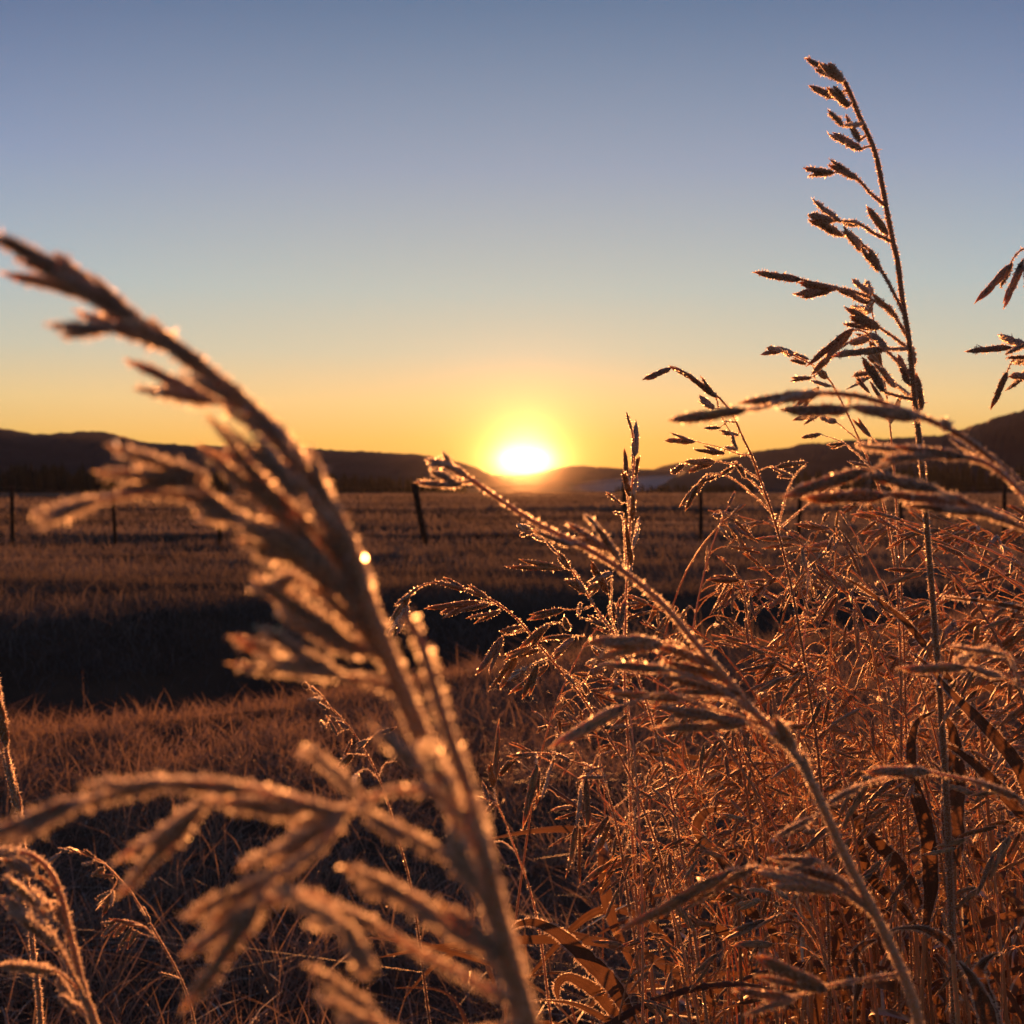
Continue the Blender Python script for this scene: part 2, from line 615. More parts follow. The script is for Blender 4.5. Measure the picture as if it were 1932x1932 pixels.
hill([(1560, 926), (1660, 870), (1741, 828), (1790, 818), (1819, 811), (1867, 791), (1932, 775), (2050, 745), (2250, 720), (2500, 760)], 1050, 330,
     'nearest black hill climbing out of the frame on the right', 15)


def woods(n, x0, x1, d0, d1, h0, h1, label, seed):
    """far conifer wood read as one mass: cones of several tiers on short trunks"""
    rg = np.random.default_rng(seed)
    g = Geo()
    for k in range(n):
        dd = rg.uniform(d0, d1)
        px = rg.uniform(x0, x1)
        x = (px - 966) / F * dd
        f = (px - x0) / (x1 - x0)
        H = (h0 * (1 - f) + h1 * f) * rg.uniform(.55, 1.1)
        r = H * rg.uniform(.14, .22)
        zb = -.8
        g.add(*tube([(x, dd, zb), (x, dd, zb + H * .2)], H * .02, 4))
        for q in range(5):
            a, b = .08 + .17 * q, min(1.0, .08 + .17 * q + .36)
            rr = r * (1 - .17 * q)
            th = np.arange(7) / 7 * 2 * PI + rg.uniform(0, 1)
            ring = np.stack([x + np.cos(th) * rr * rg.uniform(.7, 1.2, 7), dd + np.sin(th) * rr, zb + H * (a + rg.uniform(-.03, .03, 7))], 1)
            VV = np.vstack([ring, [(x + rg.normal(0, .1), dd, zb + H * b)]])
            T = np.array([(i, (i + 1) % 7, 7) for i in range(7)])
            g.add(VV, T)
    V, T, _ = g.arrays()
    tag(mesh_obj('woods', V, T, [M_WOOD]), label, 'woods', kind='stuff')


M_WOOD = plain('conifer_needles', (.025, .026, .014), (.05, .042, .022), .05)
woods(900, -120, 880, 700, 1000, 21, 11, 'dark far-off wood along the foot of the left ridge', 21)
woods(160, 1160, 1420, 900, 1020, 6, 9, 'thin dark line of far trees below the mist', 22)
woods(300, 1500, 2100, 700, 880, 15, 22, 'dark far-off wood at the foot of the right hill', 23)

# mist lying on the field under the far hump: thickest in its middle, frayed by noise
def mist_mat():
    m, nt = new_mat('ground_mist')
    tcn = nt.n('ShaderNodeTexCoord')
    nz = nt.n('ShaderNodeTexNoise')
    nt.val(nz.inputs['Vector'], tcn.outputs['Object'])
    nz.inputs['Scale'].default_value = 2.2
    nz.inputs['Detail'].default_value = 4
    r2 = nt.v('DOT_PRODUCT', tcn.outputs['Object'], tcn.outputs['Object'])
    core = nt.m('SUBTRACT', nt.m('ADD', .62, nt.m('MULTIPLY', nz.outputs[0], .7)), r2, clamp=True)
    v = nt.n('ShaderNodeVolumePrincipled')
    v.inputs['Color'].default_value = (.95, .95, .97, 1)
    v.inputs['Anisotropy'].default_value = 0.0
    nt.val(v.inputs['Density'], nt.m('MULTIPLY', core, .02))
    out(nt, vol=v.outputs[0])
    return m


th, ph = np.meshgrid(np.linspace(0, PI, 15), np.linspace(0, 2 * PI, 41)[:-1], indexing='ij')
V = np.stack([np.sin(th) * np.cos(ph), np.sin(th) * np.sin(ph), np.cos(th)], -1).reshape(-1, 3)
i, j = np.meshgrid(np.arange(14), np.arange(40), indexing='ij')
p, q = (i * 40 + j).ravel(), (i * 40 + (j + 1) % 40).ravel()
mist = mesh_obj('mist', V, np.concatenate([np.stack([p, q + 40, q], 1), np.stack([p, p + 40, q + 40], 1)]), [mist_mat()])
mist.location = ((1300 - 966) / F * 1560, 1560, 4)
mist.scale = (165, 120, 19)
tag(mist, 'pale bank of ground mist lying below the far hills', 'mist', kind='stuff')

# the air itself
HZ = (-2600.0, 2600.0, -60.0, 3450.0, -3.0, 330.0)
bx = [(x, y, zc) for x in HZ[:2] for y in HZ[2:4] for zc in HZ[4:]]
quads = np.array([(0, 1, 3, 2), (4, 6, 7, 5), (0, 4, 5, 1), (2, 3, 7, 6), (0, 2, 6, 4), (1, 5, 7, 3)])
tag(mesh_obj('haze', np.array(bx), quads, [volume_mat('morning_air', .000024, (1.0, .97, .94), .2, forward=.0000009)], smooth_sh=False),
    'thin golden morning haze filling the valley', 'haze', kind='stuff')


# ------------------------------------------------------------------ short grass (nobody could count it)
def blades(x, y, z, h, wd, rg, seg=2, lean=.5, windx=-.12):
    n = len(x)
    az_ = rg.uniform(0, 2 * PI, n)
    ln_ = rg.gamma(2.0, lean / 2, n)
    dx, dy = np.cos(az_) * ln_ * h + windx * h, np.sin(az_) * ln_ * h
    sa = rg.uniform(-.9, .9, n)
    sx, sy = np.cos(sa) * wd * .5, np.sin(sa) * wd * .5
    rows = []
    for k in range(seg + 1):
        t = k / seg
        c = np.stack([x + dx * t ** 1.8, y + dy * t ** 1.8, z + h * (t - .18 * t * t * np.minimum(ln_, 1.6))], 1)
        if k < seg:
            s = np.stack([sx, sy, 0 * sx], 1) * (1 - .45 * t)
            rows += [c - s, c + s]
        else:
            rows.append(c)
    V = np.stack(rows, 1)
    m = V.shape[1]
    t = []
    for k in range(seg - 1):
        a = 2 * k
        t += [(a, a + 1, a + 3), (a, a + 3, a + 2)]
    a = 2 * (seg - 1)
    t.append((a, a + 1, a + 2))
    T = (np.array(t)[None] + m * np.arange(n)[:, None, None]).reshape(-1, 3)
    return V.reshape(-1, 3), T, np.repeat(rg.random(n), m)


def near_turf():
    rg = np.random.default_rng(31)
    # tussocks of dense tufts plus loose blades between
    nt_ = 8500
    tx, ty = rg.uniform(-3.6, 3.9, nt_), rg.uniform(1.15, 7.8, nt_) ** 1.0
    ok = (ty < edge(tx) + .9) & (abs(tx) < .62 * ty + .5)
    tx, ty = tx[ok], ty[ok]
    dens = .5 + .5 * wav(tx * 2.2, ty * 2.2, 33)
    nb = rg.poisson(9 + 16 * np.clip(dens, 0, 1))
    idx = np.repeat(np.arange(len(tx)), nb)
    r = rg.gamma(1.6, .026, len(idx))
    a = rg.uniform(0, 2 * PI, len(idx))
    x, y = tx[idx] + r * np.cos(a), ty[idx] + r * np.sin(a)
    tall = (.028 + .045 * np.clip(dens, 0, 1) ** 1.5)[idx]
    h = tall * rg.lognormal(0, .38, len(idx))
    V1, T1, r1 = blades(x, y, ground_z(x, y) - .004, h, rg.uniform(.0018, .0036, len(idx)), rg, 3, 1.1)
    # a few longer stray blades
    n2 = 700
    x, y = rg.uniform(-3, 3, n2), rg.uniform(1.2, 5.6, n2)
    ok = y < edge(x) + .3
    x, y = x[ok], y[ok]
    V2, T2, r2 = blades(x, y, ground_z(x, y), rg.uniform(.05, .17, len(x)), rg.uniform(.002, .003, len(x)), rg, 3, .8)
    # bigger frosted tussocks standing out of the short turf
    n3 = 640
    cx, cy = rg.uniform(-2.6, 2.6, n3), 1.3 + 4.6 * rg.random(n3) ** 1.7
    ok = (cy < edge(cx) + .25) & (abs(cx) < .6 * cy + .3)
    cx, cy = cx[ok], cy[ok]
    i3 = np.repeat(np.arange(len(cx)), rg.integers(25, 70, len(cx)))
    r, a = rg.gamma(2, .02, len(i3)), rg.uniform(0, 2 * PI, len(i3))
    x, y = cx[i3] + r * np.cos(a), cy[i3] + r * np.sin(a)
    h3 = (rg.uniform(.04, .09, len(cx)) + .045 * np.clip((3.2 - cy) / 1.4, 0, 1))[i3] * rg.lognormal(-.1, .3, len(i3))
    V3, T3, r3 = blades(x, y, ground_z(x, y) - .005, h3, rg.uniform(.0018, .0034, len(x)), rg, 3, 1.25)
    V, T, rn = np.vstack([V1, V2, V3]), np.vstack([T1, T2 + len(V1), T3 + len(V1) + len(V2)]), np.concatenate([r1, r2, r3])
    near = V[T[:, 0], 1] < 3.4
    FV, FT = frost(V, T[near], 80000, .0019, rg, wfac=.25)
    Vn = np.vstack([V, FV])
    Tn = np.vstack([T, FT + len(V)])
    mi = np.concatenate([np.zeros(len(T)), np.ones(len(FT))])
    rn = np.concatenate([rn, np.full(len(FV), .5)])
    tag(mesh_obj('turf_grass', Vn, Tn, [M_TURF, M_FROST], mi, rnd=rn), 'short frosted grass on the near bank below the stalks', 'grass', kind='stuff')


def field_grass():
    rg = np.random.default_rng(41)
    VV, TT, RR, n0 = [], [], [], 0
    for (n, d0, d1, hh, ww, ln_) in ((34000, 5.6, 10.5, .08, .006, 1.0), (110000, 8.6, 16, .08, .007, 1.0), (90000, 15, 30, .10, .013, .9), (70000, 30, 75, .13, .03, .5), (60000, 75, 240, .2, .10, .4), (40000, 240, 680, .28, .3, .3)):
        y = 1 / rg.uniform(1 / d1, 1 / d0, n)
        x = rg.uniform(-.56, .56, n) * (y + 1)
        if d0 > 8:
            ok = y > crest(x) - 1.4
        else:
            ok = (y > edge(x)) & (y < crest(x))
        dens = wav(x * .9 * 12 / d0, y * 1.6 * 12 / d0, 43)
        ok &= rg.random(n) < .55 + .45 * dens
        x, y = x[ok], y[ok]
        h = hh * rg.lognormal(-.1, .5, len(x)) * (1 + .75 * dens[ok] * (.4 + .6 * np.abs(wav(x * 2.3, y * 2.3, 47))))
        a, b, c = blades(x, y, ground_z(x, y) - .01, h, ww * rg.uniform(.6, 1.4, len(x)), rg, 2, ln_)
        patch = wav(x * .35, y * .22, 51) * .55 + wav(x * 1.3, y * 1.1, 52) * .3
        c = np.clip(c * .6 + .2 + np.repeat(patch, 5), 0, 1.15)      # frostier and barer patches
        VV.append(a)
        TT.append(b + n0)
        RR.append(c)
        n0 += len(a)
    tag(mesh_obj('field_grass', np.vstack(VV), np.vstack(TT), [M_FIELD], rnd=np.concatenate(RR)), 'low sunlit pasture grass beyond the ditch and round the fence', 'grass', kind='stuff')


near_turf()
field_grass()

# ------------------------------------------------------------------ fence
M_POST = plain('weathered_post', (.05, .035, .025), (.10, .07, .05), 14)
M_WIRE = plain('rusty_wire', (.10, .07, .05), (.18, .13, .1), 30, .7)


def fence():
    root = link(bpy.data.objects.new('wire_fence', None))
    posts = [(-215, 915, 0, 1.24, .035, 25.5), (22, 915, 0, 1.24, .045, 25.2), (212, 922, 6, 1.26, .040, 25.0), (414, 917, 0, 1.22, .045, 25.3), (607, 915, 1, 1.25, .045, 25.6), (781, 912, 27, 1.28, .072, 25.3),
             (985, 914, 0, 1.2, .045, 25.8), (1178, 903, 0, 1.34, .055, 25.6), (1322, 926, 0, 1.1, .05, 27.5), (1510, 918, -3, 1.2, .05, 27.5), (1700, 916, 2, 1.2, .045, 27.3), (1895, 915, 0, 1.22, .05, 27.0), (2110, 915, 0, 1.2, .05, 26.8)]
    skip = {985}
    x0 = (22 - 966) / F * 25.2
    root.location = (x0, 25.2, float(ground_z(x0, 25.2)))
    o = np.array(root.location)
    tops = []
    for (px, py, lean, h, r, dd) in posts:
        top = P(px, py, dd)
        bx_, by_ = top[0] + lean / F * dd, top[1] + .03
        zb = float(ground_z(bx_, by_))
        tops.append((top, np.array((bx_, by_, zb))))
        if px in skip:
            continue
        b = np.array((bx_, by_, zb - .25))
        path = curve([b, (b + top) / 2 + (rng.normal(0, .008), 0, 0), top], 7)
        g = Geo()
        VV, T = tube(path, r * np.array([1.08, 1.05, 1.02, 1, .98, .97, .93]), 9)
        c = len(VV)
        VV = np.vstack([VV, [top + (0, 0, r * .25)]])
        cap = np.array([(c - 9 + k, c - 9 + (k + 1) % 9, c) for k in range(9)])
        g.add(VV, np.vstack([T, cap]))
        po = g.build('post', [M_POST], root, o)
        if lean == 27:
            po['label'] = 'thick fence post tilted to the left'
    for f in (.97, .72, .45):
        g = Geo()
        pts = []
        for (t, b) in tops:
            pts.append(b + (t - b) * f + (0, -.06, 0))
        full = []
        for a, b in zip(pts[:-1], pts[1:]):
            s = np.linspace(0, 1, 9)[:-1]
            seg = a + (b - a) * s[:, None]
            seg[:, 2] -= .035 * 4 * s * (1 - s)
            full.append(seg)
        full = np.vstack(full + [pts[-1][None]])
        g.add(*tube(full, .004, 4))
        rb = np.random.default_rng(int(f * 100))
        for k in range(0, len(full) - 1):
            for s in (.25, .75):
                c = full[k] * (1 - s) + full[k + 1] * s
                dv = rb.normal(0, 1, 3) * .022
                g.add(*tube([c - dv, c + dv], .003, 3))
        g.build('wire', [M_WIRE], root, o)
    tag(root, 'wire fence on thin dark posts across the pasture, one post tilted', 'fence')


fence()


# ------------------------------------------------------------------ brome stalks traced one by one
def zmap(ax, kx, ay, ky):
    return lambda pts: [(ax + kx * a, ay + ky * b) for a, b in pts]


Z1 = zmap(1391, .3599, 77.3, .3599)         # close-up of the tall stalk
ZR = zmap(966, .5, 0, .5)                   # upper right quarter
Z2 = zmap(1391, .28, 695.5, .28)            # right middle
Z4 = zmap(1391, .36, 1236.5, .36)           # right bottom
ZN = zmap(888.7, .36, 1236.5, .36)          # bottom middle
Z5 = zmap(695.5, .32, 695.5, .32)           # round the sun
Z6 = zmap(386, .32, 850, .32)               # big stalk middle
Z7 = zmap(0, .28, 1429.7, .28)              # bottom left
ID = lambda pts: list(pts)


def hero(label, mp, stem, d0, d1, branches=(), spikes=(), rad=(.0013, .0006), foot=(0, 0), seed=1, fr=70, fl=.0011, beads=0, wid=.10,
         stem_fr=2.6, sisters=.25, group=None, droop=None, cat='grass stalk', spread=.03, stem_raw=False, nf=6):
    """stem, branches, spikes: traces in picture pixels (bottom to top, base to tip); depth runs d0 -> d1 up the stem.
    The stem goes on below the frame down to the ground."""
    rg = np.random.default_rng(seed)
    st = np.array(stem if stem_raw else mp(stem), float)
    n = len(st)
    seglen = np.concatenate([[0], np.cumsum(np.linalg.norm(np.diff(st, axis=0), axis=1))])
    u = seglen / seglen[-1]
    dp = d0 + (d1 - d0) * u
    W = np.array([P(a, b, c) for (a, b), c in zip(st, dp)])
    low = W[0]
    dirn = unit(W[0] - W[1])
    gx, gy = low[0] + foot[0] + dirn[0] * .10, low[1] + foot[1] + dirn[1] * .1
    base = np.array((gx, gy, float(ground_z(gx, gy)) - .01))
    q = np.linspace(0, 1, 41)[:-1, None]
    ln_ = np.linalg.norm(low - base)
    t0, t1 = np.array((0, 0, 1.0)) * ln_ * .9, (W[1] - W[0]) / np.linalg.norm(W[1] - W[0]) * ln_ * .7
    lower = base * (2 * q ** 3 - 3 * q ** 2 + 1) + t0 * (q ** 3 - 2 * q ** 2 + q) + low * (3 * q ** 2 - 2 * q ** 3) + t1 * (q ** 3 - q ** 2)
    path = np.vstack([lower, curve(W, 60)])
    root = link(bpy.data.objects.new('brome_stalk', None))
    root.location = base
    tag(root, label, cat, group)
    o = np.array(root.location)
    # stem
    g = Geo()
    vis = path[:, 2] > W[0][2] - .05
    ts = np.linspace(0, 1, len(path))
    V, T = tube(path, np.interp(ts, [0, .5, 1], [rad[0] * 1.25, rad[0], rad[1]]), 6)
    g.add(V, T)
    L = np.linalg.norm(np.diff(path[vis], axis=0), axis=1).sum()
    tv = T[(path[np.minimum(T[:, 0] // 6, len(path) - 1), 2] > W[0][2] - .06)]
    g.add(*frost(V, tv, int(L * 1000 * stem_fr), fl * .8, rg), m=1)
    if beads:
        g.add(*frost(V, tv, int(L * 1000 * .35), fl, rg, bead=.00028), m=2)
    g.build('stem', MATS, root, o)
    # knots on which spikes may hang: (px, py, depth)
    pool = [np.column_stack([curve(np.column_stack([st, dp]), 80)])]
    hb = Geo()
    for br in branches:
        bp = np.array(mp(br), float)
        k = np.argmin(np.linalg.norm(pool[0][:, :2] - bp[0], axis=1))
        best, dist0 = pool[0][k], 1e9
        for q in pool:
            k = np.argmin(np.linalg.norm(q[:, :2] - bp[0], axis=1))
            dd = np.linalg.norm(q[k, :2] - bp[0])
            if dd < dist0:
                best, dist0 = q[k], dd
        bp[0] = best[:2]
        de = best[2] * (1 + rg.normal(0, spread))
        tr = curve(np.column_stack([bp, np.linspace(best[2], de, len(bp))]), 22)
        pool.append(tr)
        wp = np.array([P(*q) for q in tr])
        V, T = tube(wp, np.linspace(rad[1] * .75, rad[1] * .42, len(wp)), 5)
        hb.add(V, T)
        LL = np.linalg.norm(np.diff(wp, axis=0), axis=1).sum()
        hb.add(*frost(V, T, int(LL * 1000 * stem_fr * .8), fl * .8, rg), m=1)
    todo = []
    for sp in spikes:
        a, b = (np.array(q, float) for q in mp(sp))
        best, dist0 = None, 1e9
        for q in pool:
            k = np.argmin(np.linalg.norm(q[:, :2] - a, axis=1))
            dd = np.linalg.norm(q[k, :2] - a)
            if dd < dist0:
                best, dist0 = q[k], dd
        da = best[2] * (1 + rg.normal(0, .004))
        db = da * (1 + rg.normal(0, spread))
        A, B = P(a[0], a[1], da), P(b[0], b[1], db)
        if dist0 > 3:
            c = P(*best)
            wp = curve([c, (c + A) / 2 + (0, 0, .08 * np.linalg.norm(c - A)), A + (B - A) * .03], 8)
            V, T = tube(wp, rad[1] * .4, 4)
            hb.add(V, T)
            LL = np.linalg.norm(np.diff(wp, axis=0), axis=1).sum()
            hb.add(*frost(V, T, max(2, int(LL * 1000 * stem_fr * .6)), fl * .7, rg), m=1)
        todo.append((A, B, 1.0))
        if rg.random() < sisters:
            v = B - A
            ang = rg.choice([-1, 1]) * rg.uniform(.14, .3)
            ca, sa = math.cos(ang), math.sin(ang)
            v2 = np.array((v[0] * ca - v[2] * sa, v[1] + rg.normal(0, .2) * np.linalg.norm(v), v[0] * sa + v[2] * ca)) * rg.uniform(.7, .95)
            todo.append((A + v * .02, A + v2, .9))
    if not hb.V:
        V, T = tube(np.array([P(*q) for q in pool[0][-12:]]), rad[1] * 1.02, 5)
        hb.add(V, T)
    head = hb.build('seed_head', MATS, root, o)
    for (A, B, k) in todo:
        g = spikelet_geo(A, B, rg, wid * k, fr, fl, beads, nf)
        g.build('spikelet', MATS, head, o)
    return root


TALL = dict(group='frosted stalks standing up out of the clump')
# D: the tall stalk against the sky
hero('tallest frosted stalk, its seed head alone high against the blue sky on the right', Z1,
     [((1800 - 1391) / .3599, 5154), ((1790 - 1391) / .3599, 4230), ((1776 - 1391) / .3599, 3535), ((1765 - 1391) / .3599, 3120), ((1752 - 1391) / .3599, 2675), ((1745 - 1391) / .3599, 2425),
      ((1738 - 1391) / .3599, 2175), (935, 1935), (900, 1560), (880, 1450), (855, 1280), (840, 1150), (815, 1050), (790, 920), (760, 760), (735, 630), (700, 520), (660, 440), (620, 350), (590, 270), (555, 205), (500, 165)],
     .76, .74,
     branches=[[(780, 880), (700, 800), (630, 725), (540, 690)], [(800, 1080), (720, 1010), (630, 955), (550, 945)], [(860, 1440), (820, 1320), (760, 1210), (700, 1110), (590, 1000)],
               [(885, 1540), (820, 1440), (750, 1380), (680, 1340)], [(680, 1340), (590, 1310), (490, 1290), (330, 1250)], [(895, 1600), (830, 1560), (740, 1500)], [(890, 1620), (840, 1615), (785, 1614)],
               [(910, 1760), (850, 1690), (800, 1640), (690, 1540)], [(905, 1890), (830, 1800)], [(915, 1900), (800, 1850), (750, 1830)], [(930, 1940), (960, 1925)], [(600, 500), (560, 445)], [(640, 1070), (560, 1020)], [(620, 1050), (560, 1000)]],
     spikes=[[(500, 165), (355, 92)], [(555, 215), (430, 115)], [(520, 190), (405, 150)], [(585, 345), (470, 245)], [(510, 295), (375, 238)], [(555, 443), (475, 365)], [(640, 530), (570, 385)], [(650, 572), (485, 482)],
             [(630, 725), (480, 615)], [(505, 690), (345, 670)], [(790, 1015), (675, 865)], [(545, 950), (385, 832)], [(500, 948), (365, 905)], [(545, 1022), (370, 930)], [(640, 960), (550, 950)], [(650, 1095), (560, 985)],
             [(745, 1200), (640, 1085)], [(690, 1375), (490, 1285)], [(500, 1300), (300, 1325)], [(520, 1300), (310, 1270)], [(335, 1250), (80, 1215)], [(840, 1450), (700, 1320)], [(690, 1320), (600, 1250)], [(700, 1330), (670, 1255)],
             [(745, 1510), (570, 1390)], [(720, 1510), (560, 1480)], [(790, 1614), (480, 1650)], [(610, 1510), (360, 1700)], [(500, 1640), (385, 1750)], [(690, 1560), (590, 1590)], [(965, 1935), (940, 1735)], [(830, 1810), (720, 1690)],
             [(770, 1835), (650, 1660)], [(900, 1800), (840, 1640)], [(930, 1690), (915, 1600)], [(690, 1420), (590, 1395)], [(780, 1600), (690, 1530)], [(700, 1740), (605, 1755)]],
     rad=(.0019, .0013), foot=(.02, 0), seed=101, fr=520, fl=.0016, stem_fr=24.0, wid=.125, beads=6, sisters=.45, **TALL)
# thinner stalks beside it
hero('thin stalk just left of the tallest one, its nodding tip over the hill crest', Z1,
     [(850, 5154), (860, 3600), (840, 2900), (800, 2600), (760, 2400), (700, 2230), (640, 2090), (580, 1960), (550, 1900), (500, 1800), (440, 1730), (380, 1690), (300, 1650), (230, 1625)],
     .92, .88, branches=[[(440, 1730), (400, 1760)], [(550, 1900), (500, 1810)], [(640, 2090), (520, 2000), (400, 1940)], [(700, 2230), (560, 2110), (430, 2060)]],
     spikes=[[(230, 1625), (122, 1640)], [(295, 1645), (212, 1612)], [(375, 1670), (280, 1630)], [(360, 1695), (275, 1670)], [(390, 1765), (275, 1785)], [(495, 1812), (380, 1780)], [(430, 1815), (290, 1930)], [(470, 1770), (400, 1700)],
             [(410, 1942), (230, 1930)], [(440, 1950), (290, 1990)], [(440, 2062), (330, 2080)], [(520, 2000), (430, 1970)], [(560, 2110), (470, 2120)]],
     rad=(.0011, .0005), seed=102, beads=4, sisters=.6, fr=170, fl=0.0014, stem_fr=8, wid=.115, foot=(.03, .02), **TALL)
hero('slim upright stalk half hidden behind the tallest one', ID,
     [(1722, 1932), (1712, 1500), (1705, 1200), (1694, 1000), (1686, 880), (1679, 800), (1669, 720), (1655, 640), (1643, 575)], .95, .92,
     branches=[[(1679, 800), (1655, 770), (1640, 740)], [(1686, 880), (1660, 840), (1640, 822)], [(1669, 720), (1650, 690)], [(1690, 930), (1665, 890), (1640, 880)]],
     spikes=[[(1645, 590), (1630, 545)], [(1655, 640), (1612, 630)], [(1640, 742), (1612, 705)], [(1662, 690), (1630, 660)], [(1643, 825), (1608, 790)], [(1680, 800), (1700, 745)], [(1655, 700), (1600, 735)], [(1640, 880), (1600, 872)], [(1668, 760), (1640, 720)]],
     rad=(.001, .0005), seed=103, beads=4, sisters=.6, fr=150, fl=0.0013, stem_fr=7, **TALL)
# E: nodding stalk right of the sun
hero('arching stalk with a nodding tip between the sun and the tallest stalk', ZR,
     [(1200, 3864), (1190, 3400), (1160, 2900), (1120, 2600), (1070, 2300), (1028, 2100), (980, 1930), (940, 1820), (905, 1720), (870, 1650), (830, 1560), (770, 1490), (690, 1430), (640, 1400), (595, 1385)], .88, .84,
     branches=[[(900, 1720), (860, 1715), (790, 1690), (690, 1665)], [(935, 1815), (840, 1755), (720, 1738), (645, 1755)], [(770, 1495), (740, 1470)], [(850, 1600), (800, 1590)], [(770, 1500), (790, 1570), (830, 1640)],
               [(975, 1925), (900, 1860), (820, 1800), (740, 1790), (700, 1830)], [(960, 1900), (930, 1840), (880, 1800)], [(1000, 1990), (1040, 1850), (1080, 1780), (1110, 1755)], [(1010, 2010), (1120, 1900), (1200, 1840)]],
     spikes=[[(598, 1388), (495, 1437)], [(690, 1432), (592, 1378)], [(770, 1500), (660, 1412)], [(760, 1545), (708, 1490)], [(785, 1615), (722, 1615)], [(855, 1642), (782, 1625)], [(690, 1668), (572, 1660)], [(800, 1712), (690, 1695)],
             [(850, 1695), (800, 1685)], [(650, 1753), (595, 1787)], [(765, 1742), (650, 1745)], [(770, 1800), (698, 1822)], [(702, 1830), (655, 1930)], [(730, 1800), (680, 1870)], [(880, 1805), (840, 1740)], [(1000, 1760), (1110, 1745)],
             [(1060, 1800), (980, 1765)], [(1200, 1840), (1290, 1790)], [(830, 1640), (850, 1700)], [(840, 1760), (780, 1800)]],
     rad=(.0012, .0006), seed=104, beads=4, sisters=.6, fr=190, fl=0.0014, stem_fr=9, **TALL)
# G: erect stalk right of the sun
hero('straight upright stalk with a narrow closed head just right of the sun', Z5,
     [(1625, 3864), (1590, 3300), (1550, 2700), (1530, 2200), (1510, 1932), (1512, 1600), (1520, 1300), (1532, 1100), (1545, 850), (1552, 700), (1568, 500), (1555, 380), (1545, 330)], .90, .88,
     branches=[[(1525, 1250), (1505, 950), (1495, 850)], [(1535, 1180), (1570, 1000), (1590, 900)], [(1545, 900), (1520, 700), (1515, 600)], [(1552, 720), (1575, 620)]],
     spikes=[[(1568, 520), (1577, 305)], [(1550, 360), (1518, 252)], [(1520, 640), (1512, 465)], [(1570, 640), (1592, 512)], [(1540, 760), (1500, 600)], [(1552, 770), (1582, 625)], [(1500, 860), (1438, 845)], [(1490, 800), (1398, 728)],
             [(1560, 1050), (1597, 870)], [(1545, 1160), (1515, 890)], [(1530, 1250), (1550, 1090)], [(1560, 620), (1560, 420)], [(1555, 900), (1560, 720)]],
     rad=(.0011, .0006), seed=105, beads=4, fr=180, fl=0.0014, stem_fr=9, wid=.095, sisters=0, **TALL)
# H: weeping heads over the dark ditch
hero('weeping frosted seed head hanging over the dark ditch below the sun', Z5,
     [(1900, 3864), (1750, 3000), (1560, 2450), (1400, 2150), (1230, 1900), (1080, 1720), (980, 1600), (940, 1545), (880, 1480), (800, 1410), (700, 1350), (570, 1300), (400, 1260), (300, 1285), (230, 1340)], .90, .84,
     branches=[[(790, 1415), (700, 1380), (640, 1372)], [(940, 1550), (860, 1560), (790, 1575)], [(960, 1570), (1050, 1510), (1130, 1500), (1180, 1540)], [(985, 1600), (1080, 1590), (1180, 1575), (1280, 1580)],
               [(990, 1620), (940, 1640), (880, 1680)], [(1060, 1700), (1150, 1620), (1210, 1580)], [(1080, 1720), (1000, 1730), (930, 1760)], [(1230, 1900), (1300, 1800), (1340, 1720)], [(1100, 1740), (1180, 1800), (1260, 1860)]],
     spikes=[[(245, 1340), (90, 1545)], [(235, 1390), (105, 1590)], [(300, 1285), (150, 1400)], [(570, 1305), (388, 1252)], [(700, 1352), (560, 1300)], [(640, 1372), (328, 1420)], [(650, 1378), (420, 1436)], [(710, 1388), (530, 1432)],
             [(775, 1430), (578, 1472)], [(900, 1520), (768, 1552)], [(1060, 1505), (890, 1650)], [(790, 1578), (634, 1812)], [(880, 1685), (705, 1902)], [(960, 1640), (800, 1722)], [(1000, 1655), (860, 1705)], [(1210, 1580), (1080, 1720)],
             [(1060, 1745), (830, 1925)], [(1200, 1575), (1025, 1590)], [(1180, 1540), (1150, 1465)], [(930, 1765), (810, 1840)], [(1000, 1740), (900, 1950)], [(1340, 1725), (1280, 1735)], [(1300, 1800), (1410, 1735)], [(1160, 1800), (1230, 1880)], [(1260, 1860), (1290, 1920)]],
     rad=(.0011, .00055), seed=106, beads=4, sisters=.6, fr=180, fl=0.0014, stem_fr=9, wid=.10, group='weeping heads over the ditch')
hero('slender stalk leaning up left towards the sun, its tip thinly glittering', Z5,
     [(2000, 3864), (1800, 2600), (1600, 1850), (1450, 1570), (1330, 1400), (1240, 1250), (1150, 1130), (1080, 1050), (1000, 980), (930, 935)], .84, .80,
     branches=[[(1270, 1310), (1220, 1200), (1180, 1180), (1120, 1175)], [(1330, 1400), (1270, 1415), (1150, 1420)], [(1290, 1330), (1220, 1250)], [(1420, 1520), (1350, 1450)], [(1480, 1610), (1420, 1440), (1430, 1380)], [(1400, 1500), (1240, 1460), (1250, 1380)]],
     spikes=[[(1150, 1182), (815, 1172)], [(960, 955), (868, 925)], [(970, 960), (890, 985)], [(1030, 1010), (960, 975)], [(1280, 1320), (1165, 1240)], [(1150, 1420), (940, 1482)], [(1400, 1525), (1290, 1450)], [(1410, 1325), (1305, 1135)], [(1430, 1230), (1240, 1330)],
             [(1440, 1200), (1290, 1260)], [(1250, 1380), (1240, 1450)], [(1440, 1380), (1450, 1500)], [(1100, 1080), (1050, 1020)], [(1480, 1540), (1510, 1350)], [(1180, 1180), (1130, 1080)]],
     rad=(.0011, .0005), seed=107, beads=4, sisters=.6, fr=180, fl=0.0014, stem_fr=9, group='weeping heads over the ditch')
